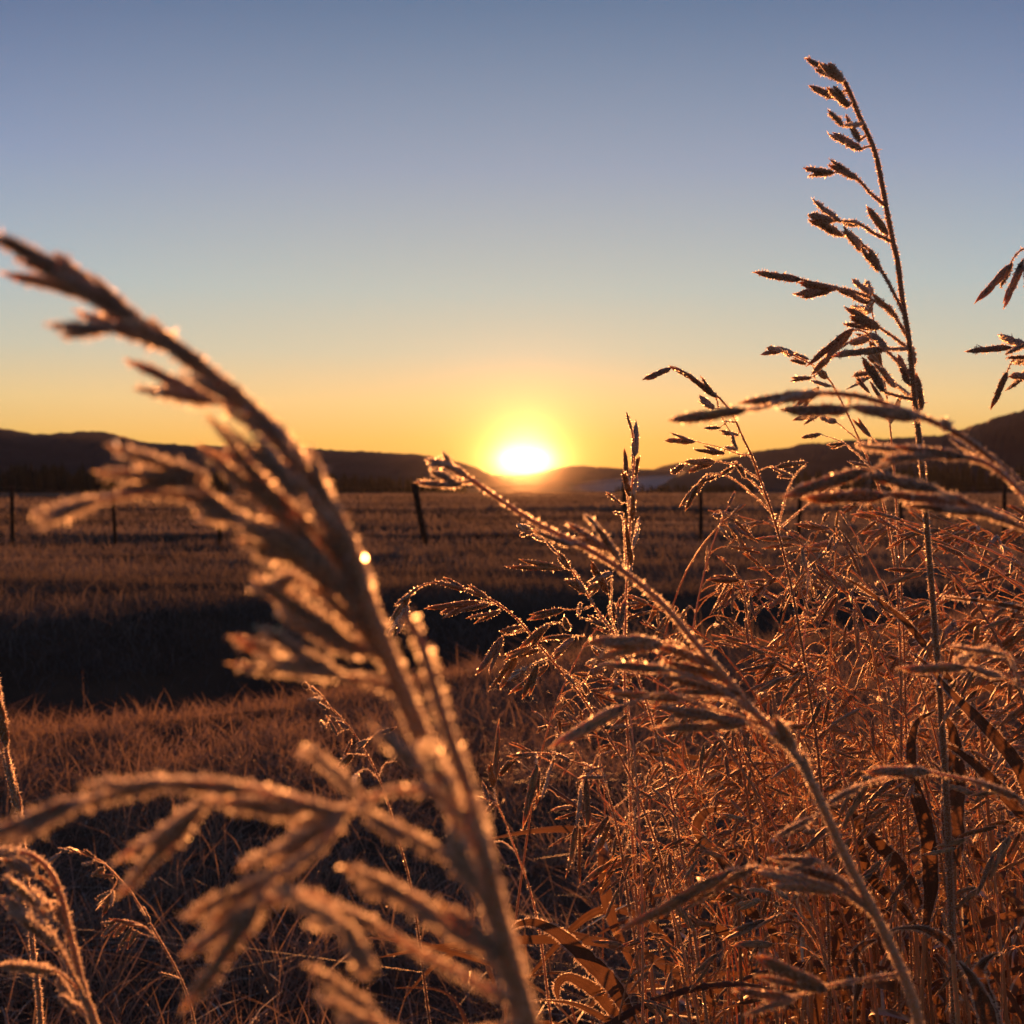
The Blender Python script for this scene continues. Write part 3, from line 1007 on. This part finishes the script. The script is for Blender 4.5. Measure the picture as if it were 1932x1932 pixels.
# N: hanging heads lower down
hero('drooping head with long hanging spikelets low in front of the ditch bank', ZN,
     [(900, 1932), (860, 1500), (830, 1330), (780, 980), (720, 740), (640, 600), (540, 560), (440, 520), (330, 512), (230, 535)], .88, .84,
     branches=[[(640, 600), (600, 640), (575, 690)], [(440, 520), (430, 545)], [(600, 580), (570, 700), (565, 800), (560, 900)], [(720, 740), (700, 640), (680, 600)], [(740, 800), (800, 760), (850, 700), (890, 620)], [(760, 900), (730, 850)], [(780, 980), (830, 850), (900, 740), (930, 620)], [(800, 1080), (860, 860), (960, 810), (1000, 830)], [(350, 512), (345, 570)]],
     spikes=[[(340, 515), (188, 530)], [(235, 535), (145, 632)], [(345, 570), (272, 905)], [(360, 600), (300, 800)], [(435, 545), (330, 800)], [(425, 560), (370, 760)], [(575, 690), (555, 905)], [(600, 640), (618, 910)], [(560, 890), (500, 1165)], [(570, 900), (566, 1200)], [(545, 900), (520, 1100)], [(575, 700), (600, 880)],
             [(720, 842), (608, 1000)], [(722, 870), (668, 1040)], [(890, 622), (828, 725)], [(930, 620), (900, 760)], [(1000, 830), (1045, 920)], [(600, 610), (705, 580)], [(640, 600), (580, 560)], [(700, 640), (560, 640)], [(860, 860), (940, 820)], [(760, 950), (740, 1070)], [(520, 555), (420, 500)], [(1000, 830), (930, 820)]],
     rad=(.0011, .0005), seed=108, beads=4, fr=160, fl=0.0013, stem_fr=8, wid=.085, group='weeping heads over the ditch')
hero('thin bare stem leaning left behind the hanging spikelets, one upright spikelet', ZN,
     [(420, 1932), (380, 1600), (350, 1400), (300, 1200), (240, 1040), (180, 880), (130, 775), (60, 750)], .98, .92,
     branches=[[(130, 775), (120, 690)], [(240, 1040), (170, 980), (120, 975)]], spikes=[[(120, 690), (150, 335)], [(118, 690), (95, 560)], [(90, 760), (60, 660)], [(60, 750), (0, 745)], [(128, 770), (70, 830)]],
     rad=(.0009, .0005), seed=109, beads=4, fr=160, fl=0.0013, stem_fr=6, group='weeping heads over the ditch')
hero('small curled stalk with one hooked tip low in the middle', ZN,
     [(1190, 1932), (1150, 1500), (1120, 1250), (1090, 1120), (1040, 1030), (990, 985), (925, 980)], .9, .88,
     branches=[[(990, 985), (940, 1040), (900, 1100)], [(1090, 1120), (1070, 1020)]], spikes=[[(970, 1010), (868, 1170)], [(1040, 1040), (1050, 1180)], [(1000, 1100), (1040, 1160)], [(1090, 1080), (1110, 1180)], [(1075, 1020), (1055, 800)], [(925, 980), (880, 1000)]],
     rad=(.0009, .0005), seed=110, beads=4, fr=150, fl=0.0013, stem_fr=6, group='weeping heads over the ditch')
# K: leaning stalk in front of the bank
hero('narrow frosty tip leaning left out of the near turf, left of the centre', Z6,
     [(1330, 3400), (1230, 2650), (1130, 2250), (1040, 1960), (940, 1760), (860, 1640), (790, 1560), (730, 1500), (690, 1440), (640, 1400), (600, 1380)], 1.05, 1.0,
     branches=[[(880, 1780), (940, 1720), (1010, 1670)], [(960, 1800), (860, 1790), (800, 1820)], [(800, 1600), (740, 1560)], [(1010, 1920), (1060, 1850), (1120, 1830)], [(1040, 1960), (960, 1880), (900, 1900)]],
     spikes=[[(610, 1400), (578, 1368)], [(660, 1430), (618, 1395)], [(690, 1465), (610, 1468)], [(720, 1520), (650, 1480)], [(715, 1640), (680, 1590)], [(780, 1680), (720, 1560)], [(1010, 1672), (1130, 1635)], [(960, 1710), (890, 1770)], [(870, 1790), (780, 1870)], [(850, 1640), (780, 1590)], [(1120, 1830), (1180, 1760)], [(900, 1900), (860, 1990)], [(820, 1810), (870, 1700)]],
     rad=(.001, .0005), seed=111, beads=4, fr=160, fl=0.0013, stem_fr=7, group='small frosted stalks in the near turf')
# J and neighbours bottom left
hero('small nodding stalk with fan shaped drooping clusters at bottom left', Z7,
     [(1330, 1900), (1280, 1650), (1200, 1450), (1090, 1250), (1000, 1100), (880, 900), (790, 800), (700, 710), (600, 660), (480, 632), (400, 645)], 1.22, 1.16,
     branches=[[(800, 800), (780, 850), (745, 900)], [(1060, 1230), (960, 1130), (850, 1095), (760, 1100)], [(960, 1140), (900, 1120)], [(1060, 1240), (940, 1180), (890, 1150)], [(1220, 1500), (1170, 1470)], [(720, 710), (640, 690)], [(980, 1050), (950, 1010)]],
     spikes=[[(402, 645), (303, 722)], [(480, 632), (385, 608)], [(640, 672), (538, 628)], [(620, 705), (545, 722)], [(770, 800), (618, 790)], [(745, 905), (638, 958)], [(748, 915), (640, 1022)], [(752, 915), (698, 1065)], [(770, 900), (740, 1010)], [(780, 1100), (675, 1122)], [(820, 1105), (688, 1212)], [(855, 1115), (758, 1215)], [(890, 1140), (788, 1305)], [(925, 1160), (858, 1292)], [(960, 1140), (738, 1082)], [(1170, 1475), (1072, 1448)], [(540, 640), (450, 598)], [(700, 740), (610, 800)], [(1010, 1110), (960, 1000)]],
     rad=(.0011, .0006), seed=112, beads=4, fr=130, fl=0.0014, stem_fr=7, wid=.13, group='small frosted stalks in the near turf')
hero('bushy soft frosted head arching left at the bottom left corner', Z7,
     [(680, 1950), (640, 1794), (560, 1560), (500, 1300), (460, 1150), (420, 960), (370, 820), (300, 720), (200, 650), (110, 630)], .42, .42,
     branches=[[(600, 1680), (500, 1480), (400, 1290), (300, 1170), (180, 1080)], [(560, 1560), (450, 1350), (350, 1150), (260, 990)], [(640, 1800), (520, 1560), (400, 1450), (330, 1430)], [(420, 960), (330, 850), (220, 780)], [(660, 1850), (560, 1700), (480, 1640), (430, 1600)], [(470, 1200), (400, 1060), (300, 980)]],
     spikes=[[(120, 632), (-80, 640)], [(250, 690), (60, 640)], [(200, 1090), (0, 925)], [(180, 1085), (60, 1040)], [(340, 1170), (225, 900)], [(270, 1000), (20, 790)], [(240, 790), (0, 680)], [(350, 1435), (-20, 1395)], [(380, 1250), (90, 1050)], [(440, 1620), (390, 1470)], [(330, 1010), (200, 880)], [(460, 1150), (380, 960)], [(520, 1700), (400, 1600)], [(480, 1640), (410, 1480)]],
     rad=(.0014, .0008), seed=113, fr=420, fl=.0014, stem_fr=14, wid=.13, sisters=.5, beads=5, group='blurred stalks close to the lens')
hero('single frosted stem cut by the left edge of the view', ID,
     [(80, 1990), (73, 1877), (64, 1808), (57, 1740), (48, 1640), (38, 1545), (26, 1490), (14, 1430), (6, 1360), (-4, 1290), (-16, 1230)], .66, .64,
     branches=[], spikes=[[(36, 1540), (12, 1420)], [(24, 1480), (2, 1390)], [(40, 1545), (20, 1470)], [(10, 1410), (-2, 1310)], [(8, 1380), (-14, 1290)]],
     rad=(.0012, .0009), seed=114, fr=300, fl=.0016, stem_fr=18, beads=3, wid=.10, group='small frosted stalks in the near turf')
# L: at the right edge
hero('stalk reaching in from the right edge high against the sky, spikelets hanging down', Z1,
     [(1860, 5154), (1790, 3600), (1740, 2700), (1690, 2100), (1650, 1800), (1620, 1550), (1590, 1350), (1560, 1180), (1530, 1090)], .78, .75,
     branches=[[(1530, 1090), (1490, 1095), (1450, 1135), (1425, 1185)], [(1560, 1180), (1530, 1130), (1500, 1150)], [(1640, 1700), (1560, 1620), (1440, 1608)], [(1640, 1700), (1560, 1640), (1500, 1590)], [(1660, 1800), (1560, 1690), (1470, 1660), (1440, 1680), (1415, 1735)], [(1650, 1780), (1560, 1720)]],
     spikes=[[(1440, 1165), (1255, 1375)], [(1440, 1170), (1382, 1288)], [(1505, 1148), (1392, 1402)], [(1510, 1595), (1362, 1545)], [(1440, 1608), (1192, 1626)], [(1505, 1595), (1402, 1642)], [(1550, 1655), (1408, 1664)], [(1412, 1735), (1335, 1928)], [(1540, 1720), (1412, 1832)], [(1560, 1760), (1420, 1755)], [(1560, 1670), (1440, 1690)]],
     rad=(.0014, .0007), seed=115, beads=4, fr=300, fl=.0015, stem_fr=12, **TALL)
# F: soft arching heads at the right
BL = 'blurred stalks close to the lens'
hero('soft arching stalk at right whose top spikelet lies across the evening hill crest', Z2,
     [(2300, 4500), (2280, 3000), (2200, 1900), (2080, 1200), (1932, 840), (1850, 720), (1700, 600), (1550, 480), (1400, 395), (1230, 322), (1050, 255), (900, 205), (760, 175), (620, 165)], .37, .38,
     branches=[[(1230, 322), (1100, 310), (1000, 300)], [(620, 165), (440, 170), (180, 262), (50, 275)], [(1400, 395), (1420, 360)]],
     spikes=[[(560, 165), (8, 238)], [(60, 272), (-480, 362)], [(1230, 325), (740, 265)], [(760, 272), (285, 290)], [(1430, 400), (1385, 345)], [(1720, 620), (1430, 470)]],
     rad=(.0013, .0008), seed=116, fr=400, fl=.0013, stem_fr=20, beads=22, wid=.085, sisters=0, group=BL)
hero('soft arching stalk at right with three long spikelets above the thicket', Z2,
     [(2380, 4500), (2350, 3000), (2250, 1900), (2120, 1250), (1990, 930), (1880, 800), (1750, 680), (1640, 620), (1560, 600)], .36, .37,
     branches=[[(1640, 620), (1500, 590), (1400, 592)], [(1400, 592), (1200, 600), (1000, 650), (870, 690)], [(1560, 600), (1300, 585)]],
     spikes=[[(1540, 592), (1040, 535)], [(1080, 548), (790, 512)], [(880, 688), (290, 862)], [(1300, 590), (960, 610)]],
     rad=(.0013, .0008), seed=117, fr=400, fl=.0013, stem_fr=20, beads=22, wid=.085, sisters=0, group=BL)
hero('lowest of the soft arching stalks at right, its spikelets fanned to the left', Z2,
     [(2420, 4500), (2400, 3000), (2330, 2000), (2230, 1420), (2060, 1150), (1932, 1075), (1700, 985), (1500, 900)], .37, .38,
     branches=[[(1500, 900), (1400, 850), (1340, 820)], [(1600, 940), (1400, 900), (1000, 850)], [(1720, 1000), (1500, 950), (1400, 940)]],
     spikes=[[(1360, 825), (855, 712)], [(1010, 852), (430, 880)], [(1500, 905), (1000, 845)], [(1640, 985), (1120, 912)], [(1800, 1020), (1380, 830)], [(1900, 1060), (1560, 940)]],
     rad=(.0013, .0008), seed=118, fr=400, fl=.0013, stem_fr=20, beads=22, wid=.085, sisters=0, group=BL)
hero('soft stalk at the right edge with pale spikelets crossing the broad leaves', Z4,
     [(1750, 2600), (1720, 1800), (1650, 1200), (1560, 900), (1480, 760), (1350, 690), (1150, 640), (1000, 610)], .45, .46,
     branches=[[(1000, 610), (800, 640), (620, 690)], [(1650, 1200), (1560, 300), (1480, 160), (1380, 110)], [(1500, 180), (1420, 0), (1300, -60)]],
     spikes=[[(1010, 612), (655, 605)], [(640, 685), (460, 785)], [(1380, 112), (1200, 55)], [(1210, 62), (835, 75)], [(1320, -40), (1130, 20)], [(1420, 0), (1100, -50)], [(1480, 750), (1200, 640)], [(400, 850), (185, 960)]],
     rad=(.0011, .0006), seed=119, fr=360, fl=.0013, stem_fr=14, beads=4, wid=.075, sisters=0, group=BL)
# C: the long slanting stalk
hero('long slanting stalk from bottom right up to the sun, glittering where it crosses the glare', ID,
     [(1737, 1960), (1720, 1880), (1662, 1745), (1602, 1632), (1552, 1522), (1502, 1425), (1422, 1342), (1372, 1282), (1312, 1212), (1252, 1142), (1182, 1082), (1102, 1032), (1012, 987), (942, 942), (885, 902), (848, 876)], .40, .44,
     branches=[[(1395, 1305), (1330, 1262), (1280, 1215), (1240, 1214)], [(1422, 1340), (1340, 1290), (1250, 1262)], [(1440, 1362), (1370, 1320), (1270, 1316)], [(1450, 1372), (1320, 1330), (1250, 1310), (1180, 1330)], [(1470, 1392), (1400, 1362)], [(1665, 1745), (1600, 1672), (1540, 1622)], [(1650, 1720), (1580, 1680), (1460, 1640), (1370, 1640)],
               [(1180, 1082), (1150, 1020), (1120, 990)], [(1100, 1030), (1060, 1022)], [(1700, 1830), (1560, 1860), (1500, 1880)], [(900, 912), (850, 914)], [(1560, 1540), (1530, 1460)]],
     spikes=[[(1250, 1214), (1110, 1210)], [(1360, 1260), (1230, 1212)], [(1370, 1275), (1195, 1255)], [(1260, 1264), (1130, 1252)], [(1400, 1310), (1240, 1275)], [(1290, 1318), (1140, 1308)], [(1180, 1330), (1040, 1412)], [(1410, 1366), (1230, 1332)], [(1300, 1345), (1270, 1350)],
             [(1545, 1624), (1450, 1618)], [(1600, 1665), (1470, 1625)], [(1430, 1632), (1275, 1718)], [(1380, 1642), (1160, 1765)], [(1580, 1680), (1420, 1640)], [(1130, 1000), (1105, 970)], [(1150, 1040), (1070, 985)], [(1170, 1060), (1120, 985)], [(1080, 1030), (1000, 1000)], [(862, 914), (806, 885)], [(870, 915), (782, 912)], [(880, 898), (832, 872)],
             [(848, 876), (805, 868)], [(850, 878), (836, 852)], [(1500, 1885), (1380, 1868)], [(1560, 1870), (1420, 1800)], [(1530, 1470), (1490, 1410)], [(1650, 1725), (1560, 1640)], [(1500, 1420), (1460, 1350)]],
     rad=(.0016, .0008), foot=(.12, .05), seed=120, fr=330, fl=.0012, stem_fr=18, beads=16, wid=.078, sisters=.7, group=BL)
# A: the big blurred stalk
hero('large blurred stalk leaning left across the whole view, heavy with frost', ID,
     [(1000, 1990), (985, 1932), (960, 1800), (905, 1640), (850, 1500), (795, 1390), (745, 1270), (690, 1130), (650, 1010), (600, 925), (550, 850), (485, 785), (405, 715), (325, 655), (250, 598), (150, 528), (65, 480)], .215, .228,
     branches=[[(700, 1180), (640, 1110), (560, 1050), (450, 975), (360, 905)], [(680, 1110), (600, 1010), (520, 930), (420, 850)], [(720, 1220), (660, 1170), (600, 1120), (540, 1080)], [(760, 1300), (700, 1285), (640, 1275)], [(600, 925), (520, 800), (400, 755)], [(660, 1030), (600, 960), (560, 900)], [(325, 655), (240, 620), (190, 618)],
               [(730, 1245), (640, 1200), (590, 1160)], [(690, 1130), (610, 1070), (520, 1010)], [(250, 598), (160, 560), (100, 540)], [(400, 940), (280, 930), (180, 945)]],
     spikes=[[(390, 900), (200, 842)], [(370, 912), (178, 888)], [(470, 985), (350, 940)], [(450, 978), (330, 900)], [(560, 1000), (392, 782)], [(560, 930), (420, 800)], [(640, 1090), (440, 985)], [(620, 1060), (400, 852)], [(660, 1130), (490, 1010)], [(570, 1060), (440, 1015)], [(650, 1050), (560, 890)],
             [(560, 1090), (470, 1112)], [(640, 1190), (478, 1082)], [(690, 1240), (475, 1085)], [(640, 1230), (520, 1090)], [(650, 1276), (428, 1205)], [(640, 1278), (480, 1178)], [(410, 760), (235, 678)], [(400, 758), (290, 730)], [(210, 620), (88, 616)], [(330, 660), (140, 590)], [(200, 560), (-5, 512)],
             [(105, 505), (-30, 440)], [(260, 605), (110, 520)], [(400, 712), (240, 600)], [(480, 782), (330, 640)], [(540, 840), (420, 710)], [(590, 915), (480, 790)], [(620, 960), (540, 830)], [(180, 945), (60, 975)], [(680, 1120), (590, 930)], [(700, 1170), (640, 1000)], [(180, 545), (40, 470)], [(720, 1230), (600, 1050)]],
     rad=(.0021, .0012), foot=(.05, -.02), seed=121, fr=420, fl=.0012, stem_fr=26, beads=40, wid=.064, sisters=1.0, group=BL)
# B: second blurred stalk with the arc
hero('second blurred stalk close by, one branch arching far out to the left edge', ID,
     [(1010, 1990), (1000, 1932), (945, 1740), (905, 1560), (880, 1480), (845, 1380), (818, 1290), (795, 1215), (765, 1160)], .20, .21,
     branches=[[(900, 1560), (830, 1500), (760, 1490), (700, 1505), (640, 1535)], [(640, 1535), (520, 1500), (420, 1480), (320, 1475), (220, 1495), (150, 1512)], [(640, 1535), (540, 1515), (450, 1512), (380, 1510)], [(660, 1530), (610, 1590), (540, 1650)], [(600, 1590), (560, 1630), (510, 1660), (485, 1700)], [(925, 1660), (880, 1560), (840, 1480), (780, 1440)],
               [(960, 1800), (900, 1680), (820, 1600), (740, 1570)], [(985, 1880), (900, 1780), (820, 1720), (760, 1680)], [(990, 1905), (800, 1800), (700, 1740)], [(1000, 1932), (760, 1960), (690, 1900)], [(930, 1640), (890, 1500)], [(485, 1700), (600, 1690), (640, 1740)]],
     spikes=[[(160, 1510), (-60, 1590)], [(330, 1475), (130, 1520)], [(480, 1492), (290, 1478)], [(620, 1530), (460, 1485)], [(390, 1512), (220, 1690)], [(560, 1540), (400, 1512)], [(640, 1545), (450, 1640)], [(520, 1650), (345, 1735)], [(490, 1700), (350, 1905)], [(660, 1530), (540, 1560)],
             [(790, 1445), (700, 1372)], [(860, 1500), (790, 1400)], [(680, 1500), (570, 1402)], [(760, 1580), (680, 1520)], [(830, 1610), (700, 1540)], [(770, 1690), (645, 1632)], [(830, 1730), (700, 1650)], [(900, 1790), (760, 1700)], [(710, 1745), (560, 1690)], [(640, 1745), (520, 1670)], [(700, 1905), (580, 1822)], [(760, 1960), (600, 1880)],
             [(900, 1680), (850, 1560)], [(880, 1480), (830, 1340)], [(650, 1740), (690, 1850)], [(950, 1750), (880, 1580)], [(970, 1820), (830, 1700)]],
     rad=(.0015, .0010), foot=(.06, -.02), seed=122, fr=380, fl=.0012, stem_fr=22, beads=30, wid=.075, sisters=.5, group=BL)


# ------------------------------------------------------------------ broad dry leaves
def blade_thing(label, mp, trace, d, width_px, seed, group='broad dry leaf blades', fr=900, twist=.5, dtip=0.0, up=0):
    rg = np.random.default_rng(seed)
    tr = np.array(mp(trace), float)
    W = np.array([P(a, b, d + dtip * k / (len(tr) - 1)) for k, (a, b) in enumerate(tr)])
    low, dirn = W[0], unit(W[0] - W[1])
    gx, gy = low[0] + dirn[0] * .07, low[1] + .02
    base = np.array((gx, gy, float(ground_z(gx, gy)) - .01))
    root = link(bpy.data.objects.new('leafy_shoot', None))
    root.location = base
    tag(root, label, 'leaf blade', group)
    wd = width_px / F * d
    g = Geo()
    sp = curve([base, low * .5 + base * .5 + (dirn[0] * .02, 0, 0), low], 12)
    V, T = tube(sp, np.linspace(.0018, .0014, 12), 5)
    g.add(V, T)
    g.add(*frost(V, T, 150, .001, rg), m=1)
    g.build('stem', MATS, root, base)
    leaf_geo(curve(np.vstack([[low - (W[1] - W[0]) * .05], W[1:]]), 34), wd, rg, fr, .0013, twist, up).build('leaf', LMATS, root, base)
    return root


blade_thing('broad leaf arching over to the left at the bottom, backlit orange', ZN, [(870, 1990), (760, 1760), (600, 1580), (450, 1450), (330, 1400), (250, 1408), (205, 1445)], .84, 30, 201, fr=1600, up=.9)
blade_thing('lower curled leaf under the broad arching one', ZN, [(820, 1960), (680, 1780), (560, 1700), (490, 1685), (450, 1740), (465, 1830)], .86, 24, 202, up=.6)
blade_thing('narrow leaf running almost level along the bottom edge', ZN, [(900, 1990), (700, 1900), (560, 1830), (400, 1805), (290, 1810)], .8, 14, 203, fr=800)
blade_thing('hooked grey leaf curling back on itself in the middle of the clump', ZN, [(1400, 1250), (1380, 1150), (1300, 1050), (1220, 965), (1185, 900), (1225, 825), (1330, 795)], .86, 27, 204)
blade_thing('tall strap leaf glowing red brown, bent over at its top', Z4, [(985, 1420), (1010, 1200), (990, 900), (930, 700), (910, 500), (940, 350), (1040, 290)], .80, 28, 205, fr=1100, twist=.15, up=.2)
blade_thing('widest dark strap leaf right beside the tall stem', Z4, [(1140, 1090), (1128, 800), (1150, 600), (1130, 400), (1085, 310)], .78, 38, 206, fr=1100, twist=.15, up=.1)
blade_thing('long dark leaf slanting up left out of the right edge', Z4, [(1600, 1000), (1503, 640), (1350, 430), (1100, 180), (1000, 60), (900, -20)], .74, 24, 207, up=.3)
blade_thing('second slanting leaf below the long dark one at the right edge', Z4, [(1640, 1000), (1503, 840), (1300, 620), (1150, 500), (1060, 460)], .76, 24, 208, up=.2)
blade_thing('brown leaf leaning left under the strap leaves', Z4, [(980, 1390), (850, 1110), (700, 950), (620, 850), (560, 640)], .86, 26, 209, up=.2)
blade_thing('dark leaf leaning left, lowest of the pair under the strap leaves', Z4, [(930, 1420), (880, 1330), (700, 1150), (640, 1000), (600, 700)], .9, 24, 210, up=.15)
blade_thing('bent grey leaf in front of the tall stem near the bottom', Z4, [(1130, 1560), (1100, 1500), (980, 1430), (860, 1425), (780, 1450)], .66, 16, 211)
blade_thing('small hooked leaf with pale frosted edge near the bottom', Z4, [(620, 1800), (640, 1660), (610, 1590), (650, 1520), (730, 1490)], .8, 18, 212)
blade_thing('blurred stub of leaf at the bottom right corner', Z4, [(1330, 2050), (1300, 1850), (1230, 1680), (1160, 1600)], .62, 30, 213)
blade_thing('pale frosted leaf stub right of the blurred one at bottom right', Z4, [(1400, 2050), (1290, 1760), (1260, 1650), (1330, 1570), (1380, 1560)], .64, 30, 214)
blade_thing('long leaf sweeping right to left through the middle of the thicket', Z2, [(1640, 2400), (1200, 1780), (1000, 1600), (850, 1480), (700, 1400)], .86, 14, 215, twist=.3)
blade_thing('stiff dark bare blade pointing in from the right edge', Z2, [(2200, 1720), (1932, 1620), (1700, 1575), (1480, 1548), (1380, 1540)], .68, 9, 216, fr=500, twist=.2)


# ------------------------------------------------------------------ the clump: stalk kinds, then copies
def make_stalk(k):
    """one brome stalk at the origin: stem leaning left, nodding one-sided panicle, a few blades"""
    rg = np.random.default_rng(500 + k)
    H = rg.uniform(.72, .86)
    lean = rg.uniform(.02, .20)
    nod = rg.uniform(.05, .15)
    t = np.linspace(0, 1, 40)
    yw = rg.normal(0, .04)
    path = np.stack([-lean * t ** 2 - nod * np.clip((t - .72) / .28, 0, 1) ** 2, yw * t ** 2 + rg.normal(0, .02) * t, H * (t - .055 * nod / .1 * np.clip((t - .8) / .2, 0, 1) ** 2)], 1)
    path[:, 0] += .01 * np.sin(t * 5 + rg.uniform(0, 6))
    root = link(bpy.data.objects.new('brome_stalk', None))
    g = Geo()
    V, T = tube(path, np.interp(t, [0, .6, 1], [.0017, .0012, .0005]), 5)
    g.add(V, T)
    g.add(*frost(V, T, 1200, .0007, rg), m=1)
    g.build('stem', MATS, root)
    hb = Geo()
    spk = []
    nodes = np.sort(rg.uniform(.68, .97, rg.integers(6, 9)))
    for q, tn in enumerate(nodes):
        b0 = np.array([np.interp(tn, t, path[:, c]) for c in range(3)])
        rel = (tn - .68) / .3
        for b in range(rg.integers(1, 4) if rel < .6 else rg.integers(1, 3)):
            L = (.085 * (1 - rel) + .018) * rg.uniform(.4, 1.1)
            az = PI + rg.normal(0, .75)
            el = rg.uniform(.35, 1.15)
            d0 = np.array((math.cos(az) * math.cos(el), math.sin(az) * math.cos(el), math.sin(el)))
            d1 = np.array((math.cos(az), math.sin(az), rg.uniform(-2.2, .2)))
            d1 /= np.linalg.norm(d1)
            s = np.linspace(0, 1, 9)[:, None]
            br = b0 + L * (d0 * (s - s * s / 2) + d1 * s * s / 2)
            V, T = tube(br, np.linspace(.0004, .00024, 9), 4)
            hb.add(V, T)
            hb.add(*frost(V, T, int(L * 1800), .0006, rg), m=1)
            ns = 1 + (rg.random() < .55) + (L > .06)
            for j in range(ns):
                a = br[-1] if j == 0 else br[rg.integers(4, 8)]
                dr = unit(d1 * .8 + d0 * .2 + rg.normal(0, .22, 3) + (0, 0, -.15))
                spk.append((a, a + dr * rg.uniform(.021, .032)))
    head = hb.build('seed_head', MATS, root)
    a = path[-1]
    spk.append((path[-2], path[-2] + unit(path[-1] - path[-4]) * .022))
    for (a, b) in spk:
        spikelet_geo(np.asarray(a), np.asarray(b), rg, rg.uniform(.07, .10), 80, .0011, 3, 5).build('spikelet', MATS, head)
    for q in range(rg.integers(1, 4)):
        tn = rg.uniform(.18, .55)
        b0 = np.array([np.interp(tn, t, path[:, c]) for c in range(3)])
        az = rg.uniform(0, 2 * PI)
        L = rg.uniform(.13, .24)
        el = rg.uniform(.7, 1.2)
        s = np.linspace(0, 1, 20)[:, None]
        d0 = np.array((math.cos(az) * math.cos(el), math.sin(az) * math.cos(el), math.sin(el)))
        d1 = np.array((math.cos(az), math.sin(az), rg.uniform(-1.6, -.2)))
        lp = b0 + L * (d0 * (s - .45 * s * s) + d1 * s ** 2 * .5)
        lp[:, :2] += (.01 * np.sin(s * 7 + rg.uniform(0, 6)))
        leaf_geo(lp, rg.uniform(.005, .0085), rg, 110, .0008, .9).build('leaf', LMATS, root)
    return root, path[-1].copy()


def make_shoot(k):
    """leafy shoot without a head"""
    rg = np.random.default_rng(700 + k)
    H = rg.uniform(.30, .46)
    t = np.linspace(0, 1, 16)
    path = np.stack([-.06 * t ** 2 * rg.uniform(-.5, 1), rg.normal(0, .02) * t, H * t], 1)
    root = link(bpy.data.objects.new('leafy_shoot', None))
    g = Geo()
    V, T = tube(path, np.linspace(.0019, .0012, 16), 5)
    g.add(V, T)
    g.add(*frost(V, T, 260, .0009, rg), m=1)
    g.build('stem', MATS, root)
    for q in range(rg.integers(4, 7)):
        tn = rg.uniform(.2, 1)
        b0 = np.array([np.interp(tn, t, path[:, c]) for c in range(3)])
        az, L, el = rg.uniform(0, 2 * PI), rg.uniform(.14, .30), rg.uniform(.75, 1.35)
        s = np.linspace(0, 1, 22)[:, None]
        d0 = np.array((math.cos(az) * math.cos(el), math.sin(az) * math.cos(el), math.sin(el)))
        d1 = np.array((math.cos(az), math.sin(az), rg.uniform(-2.2, -.1)))
        lp = b0 + L * (d0 * (s - .4 * s * s) + d1 * s ** 2.2 * .5)
        lp[:, :2] += (.012 * np.sin(s * 6 + rg.uniform(0, 6)))
        leaf_geo(lp, rg.uniform(.005, .010), rg, 130, .0008, 1.1).build('leaf', LMATS, root)
    return root, np.array((0, 0, H + .12))


def dup(root):
    r = root.copy()
    COL.objects.link(r)
    for ch in root.children:
        c = ch.copy()
        COL.objects.link(c)
        c.parent = r
        for gch in ch.children:
            e = gch.copy()
            COL.objects.link(e)
            e.parent = c
    return r


def zone(px, py, d):
    """say where in the clump a stalk stands, by things one can find"""
    a = ('at the left fringe of the clump' if px < 1130 else 'behind the slanting stalk' if px < 1330 else 'under the arching nodding stalk' if px < 1560
         else 'left of the tallest stalk' if px < 1760 else 'right of the tallest stalk')
    b = 'top' if py < 1030 else 'upper' if py < 1230 else 'middle' if py < 1430 else 'low'
    return b, ('front' if d < 1.1 else 'back'), a


protos = [make_stalk(k) for k in range(12)]
shoots = [make_shoot(k) for k in range(8)]
used = set()


def plant(kind, px, py, d, rz, sc_min=.5, sc_max=1.3):
    root, tip = kind
    target = P(px, py, d)
    c, s = math.cos(rz), math.sin(rz)
    for _ in range(3):
        tx, ty = tip[0] * c - tip[1] * s, tip[0] * s + tip[1] * c
        gz = float(ground_z(target[0], target[1]))
        k = min(max((target[2] - gz) / tip[2], sc_min), sc_max)
    r = root if id(root) not in used else dup(root)
    used.add(id(root))
    x, y = target[0] - tx * k, target[1] - ty * k
    r.location = (x, y, float(ground_z(x, y)) - .01)
    r.rotation_euler = (rg_c.normal(0, .05), rg_c.normal(0, .05), rz)
    r.scale = (k, k, k)
    return r


rg_c = np.random.default_rng(77)


def top_env(px):
    return np.interp(px, [960, 1040, 1150, 1220, 1290, 1380, 1500, 1700, 2000], [1330, 1230, 1150, 1060, 960, 900, 880, 900, 890])


for k in range(132):
    px = 1010 + 1020 * rg_c.random() ** .62 if k > 12 else 1030 + 260 * rg_c.random()
    top = top_env(px)
    py = top + 20 + (1560 - top) * rg_c.random() ** 1.35
    dd = rg_c.uniform(.80, 1.3)
    r = plant(protos[k % 12], px, py, dd, rg_c.normal(0, .95), .42, 1.25)
    b, c, a = zone(px, py, dd)
    tag(r, f'frosted stalk with drooping spikelets, {b} tier, {c} row, {a}', 'grass stalk', f'{b} {c} stalks {a}')
for k in range(78):
    px = 1080 + 960 * rg_c.random() ** .6
    top = top_env(px) + 260
    py = top + (1800 - top) * rg_c.random()
    dd = rg_c.uniform(.86, 1.5)
    r = plant(shoots[k % 8], px, py, dd, rg_c.uniform(0, 2 * PI), .55, 1.5)
    b, c, a = zone(px, py, dd)
    tag(r, f'headless leafy brown shoot, {b} tier, {c} row, {a}', 'leafy shoot', f'{b} {c} leafy shoots {a}')
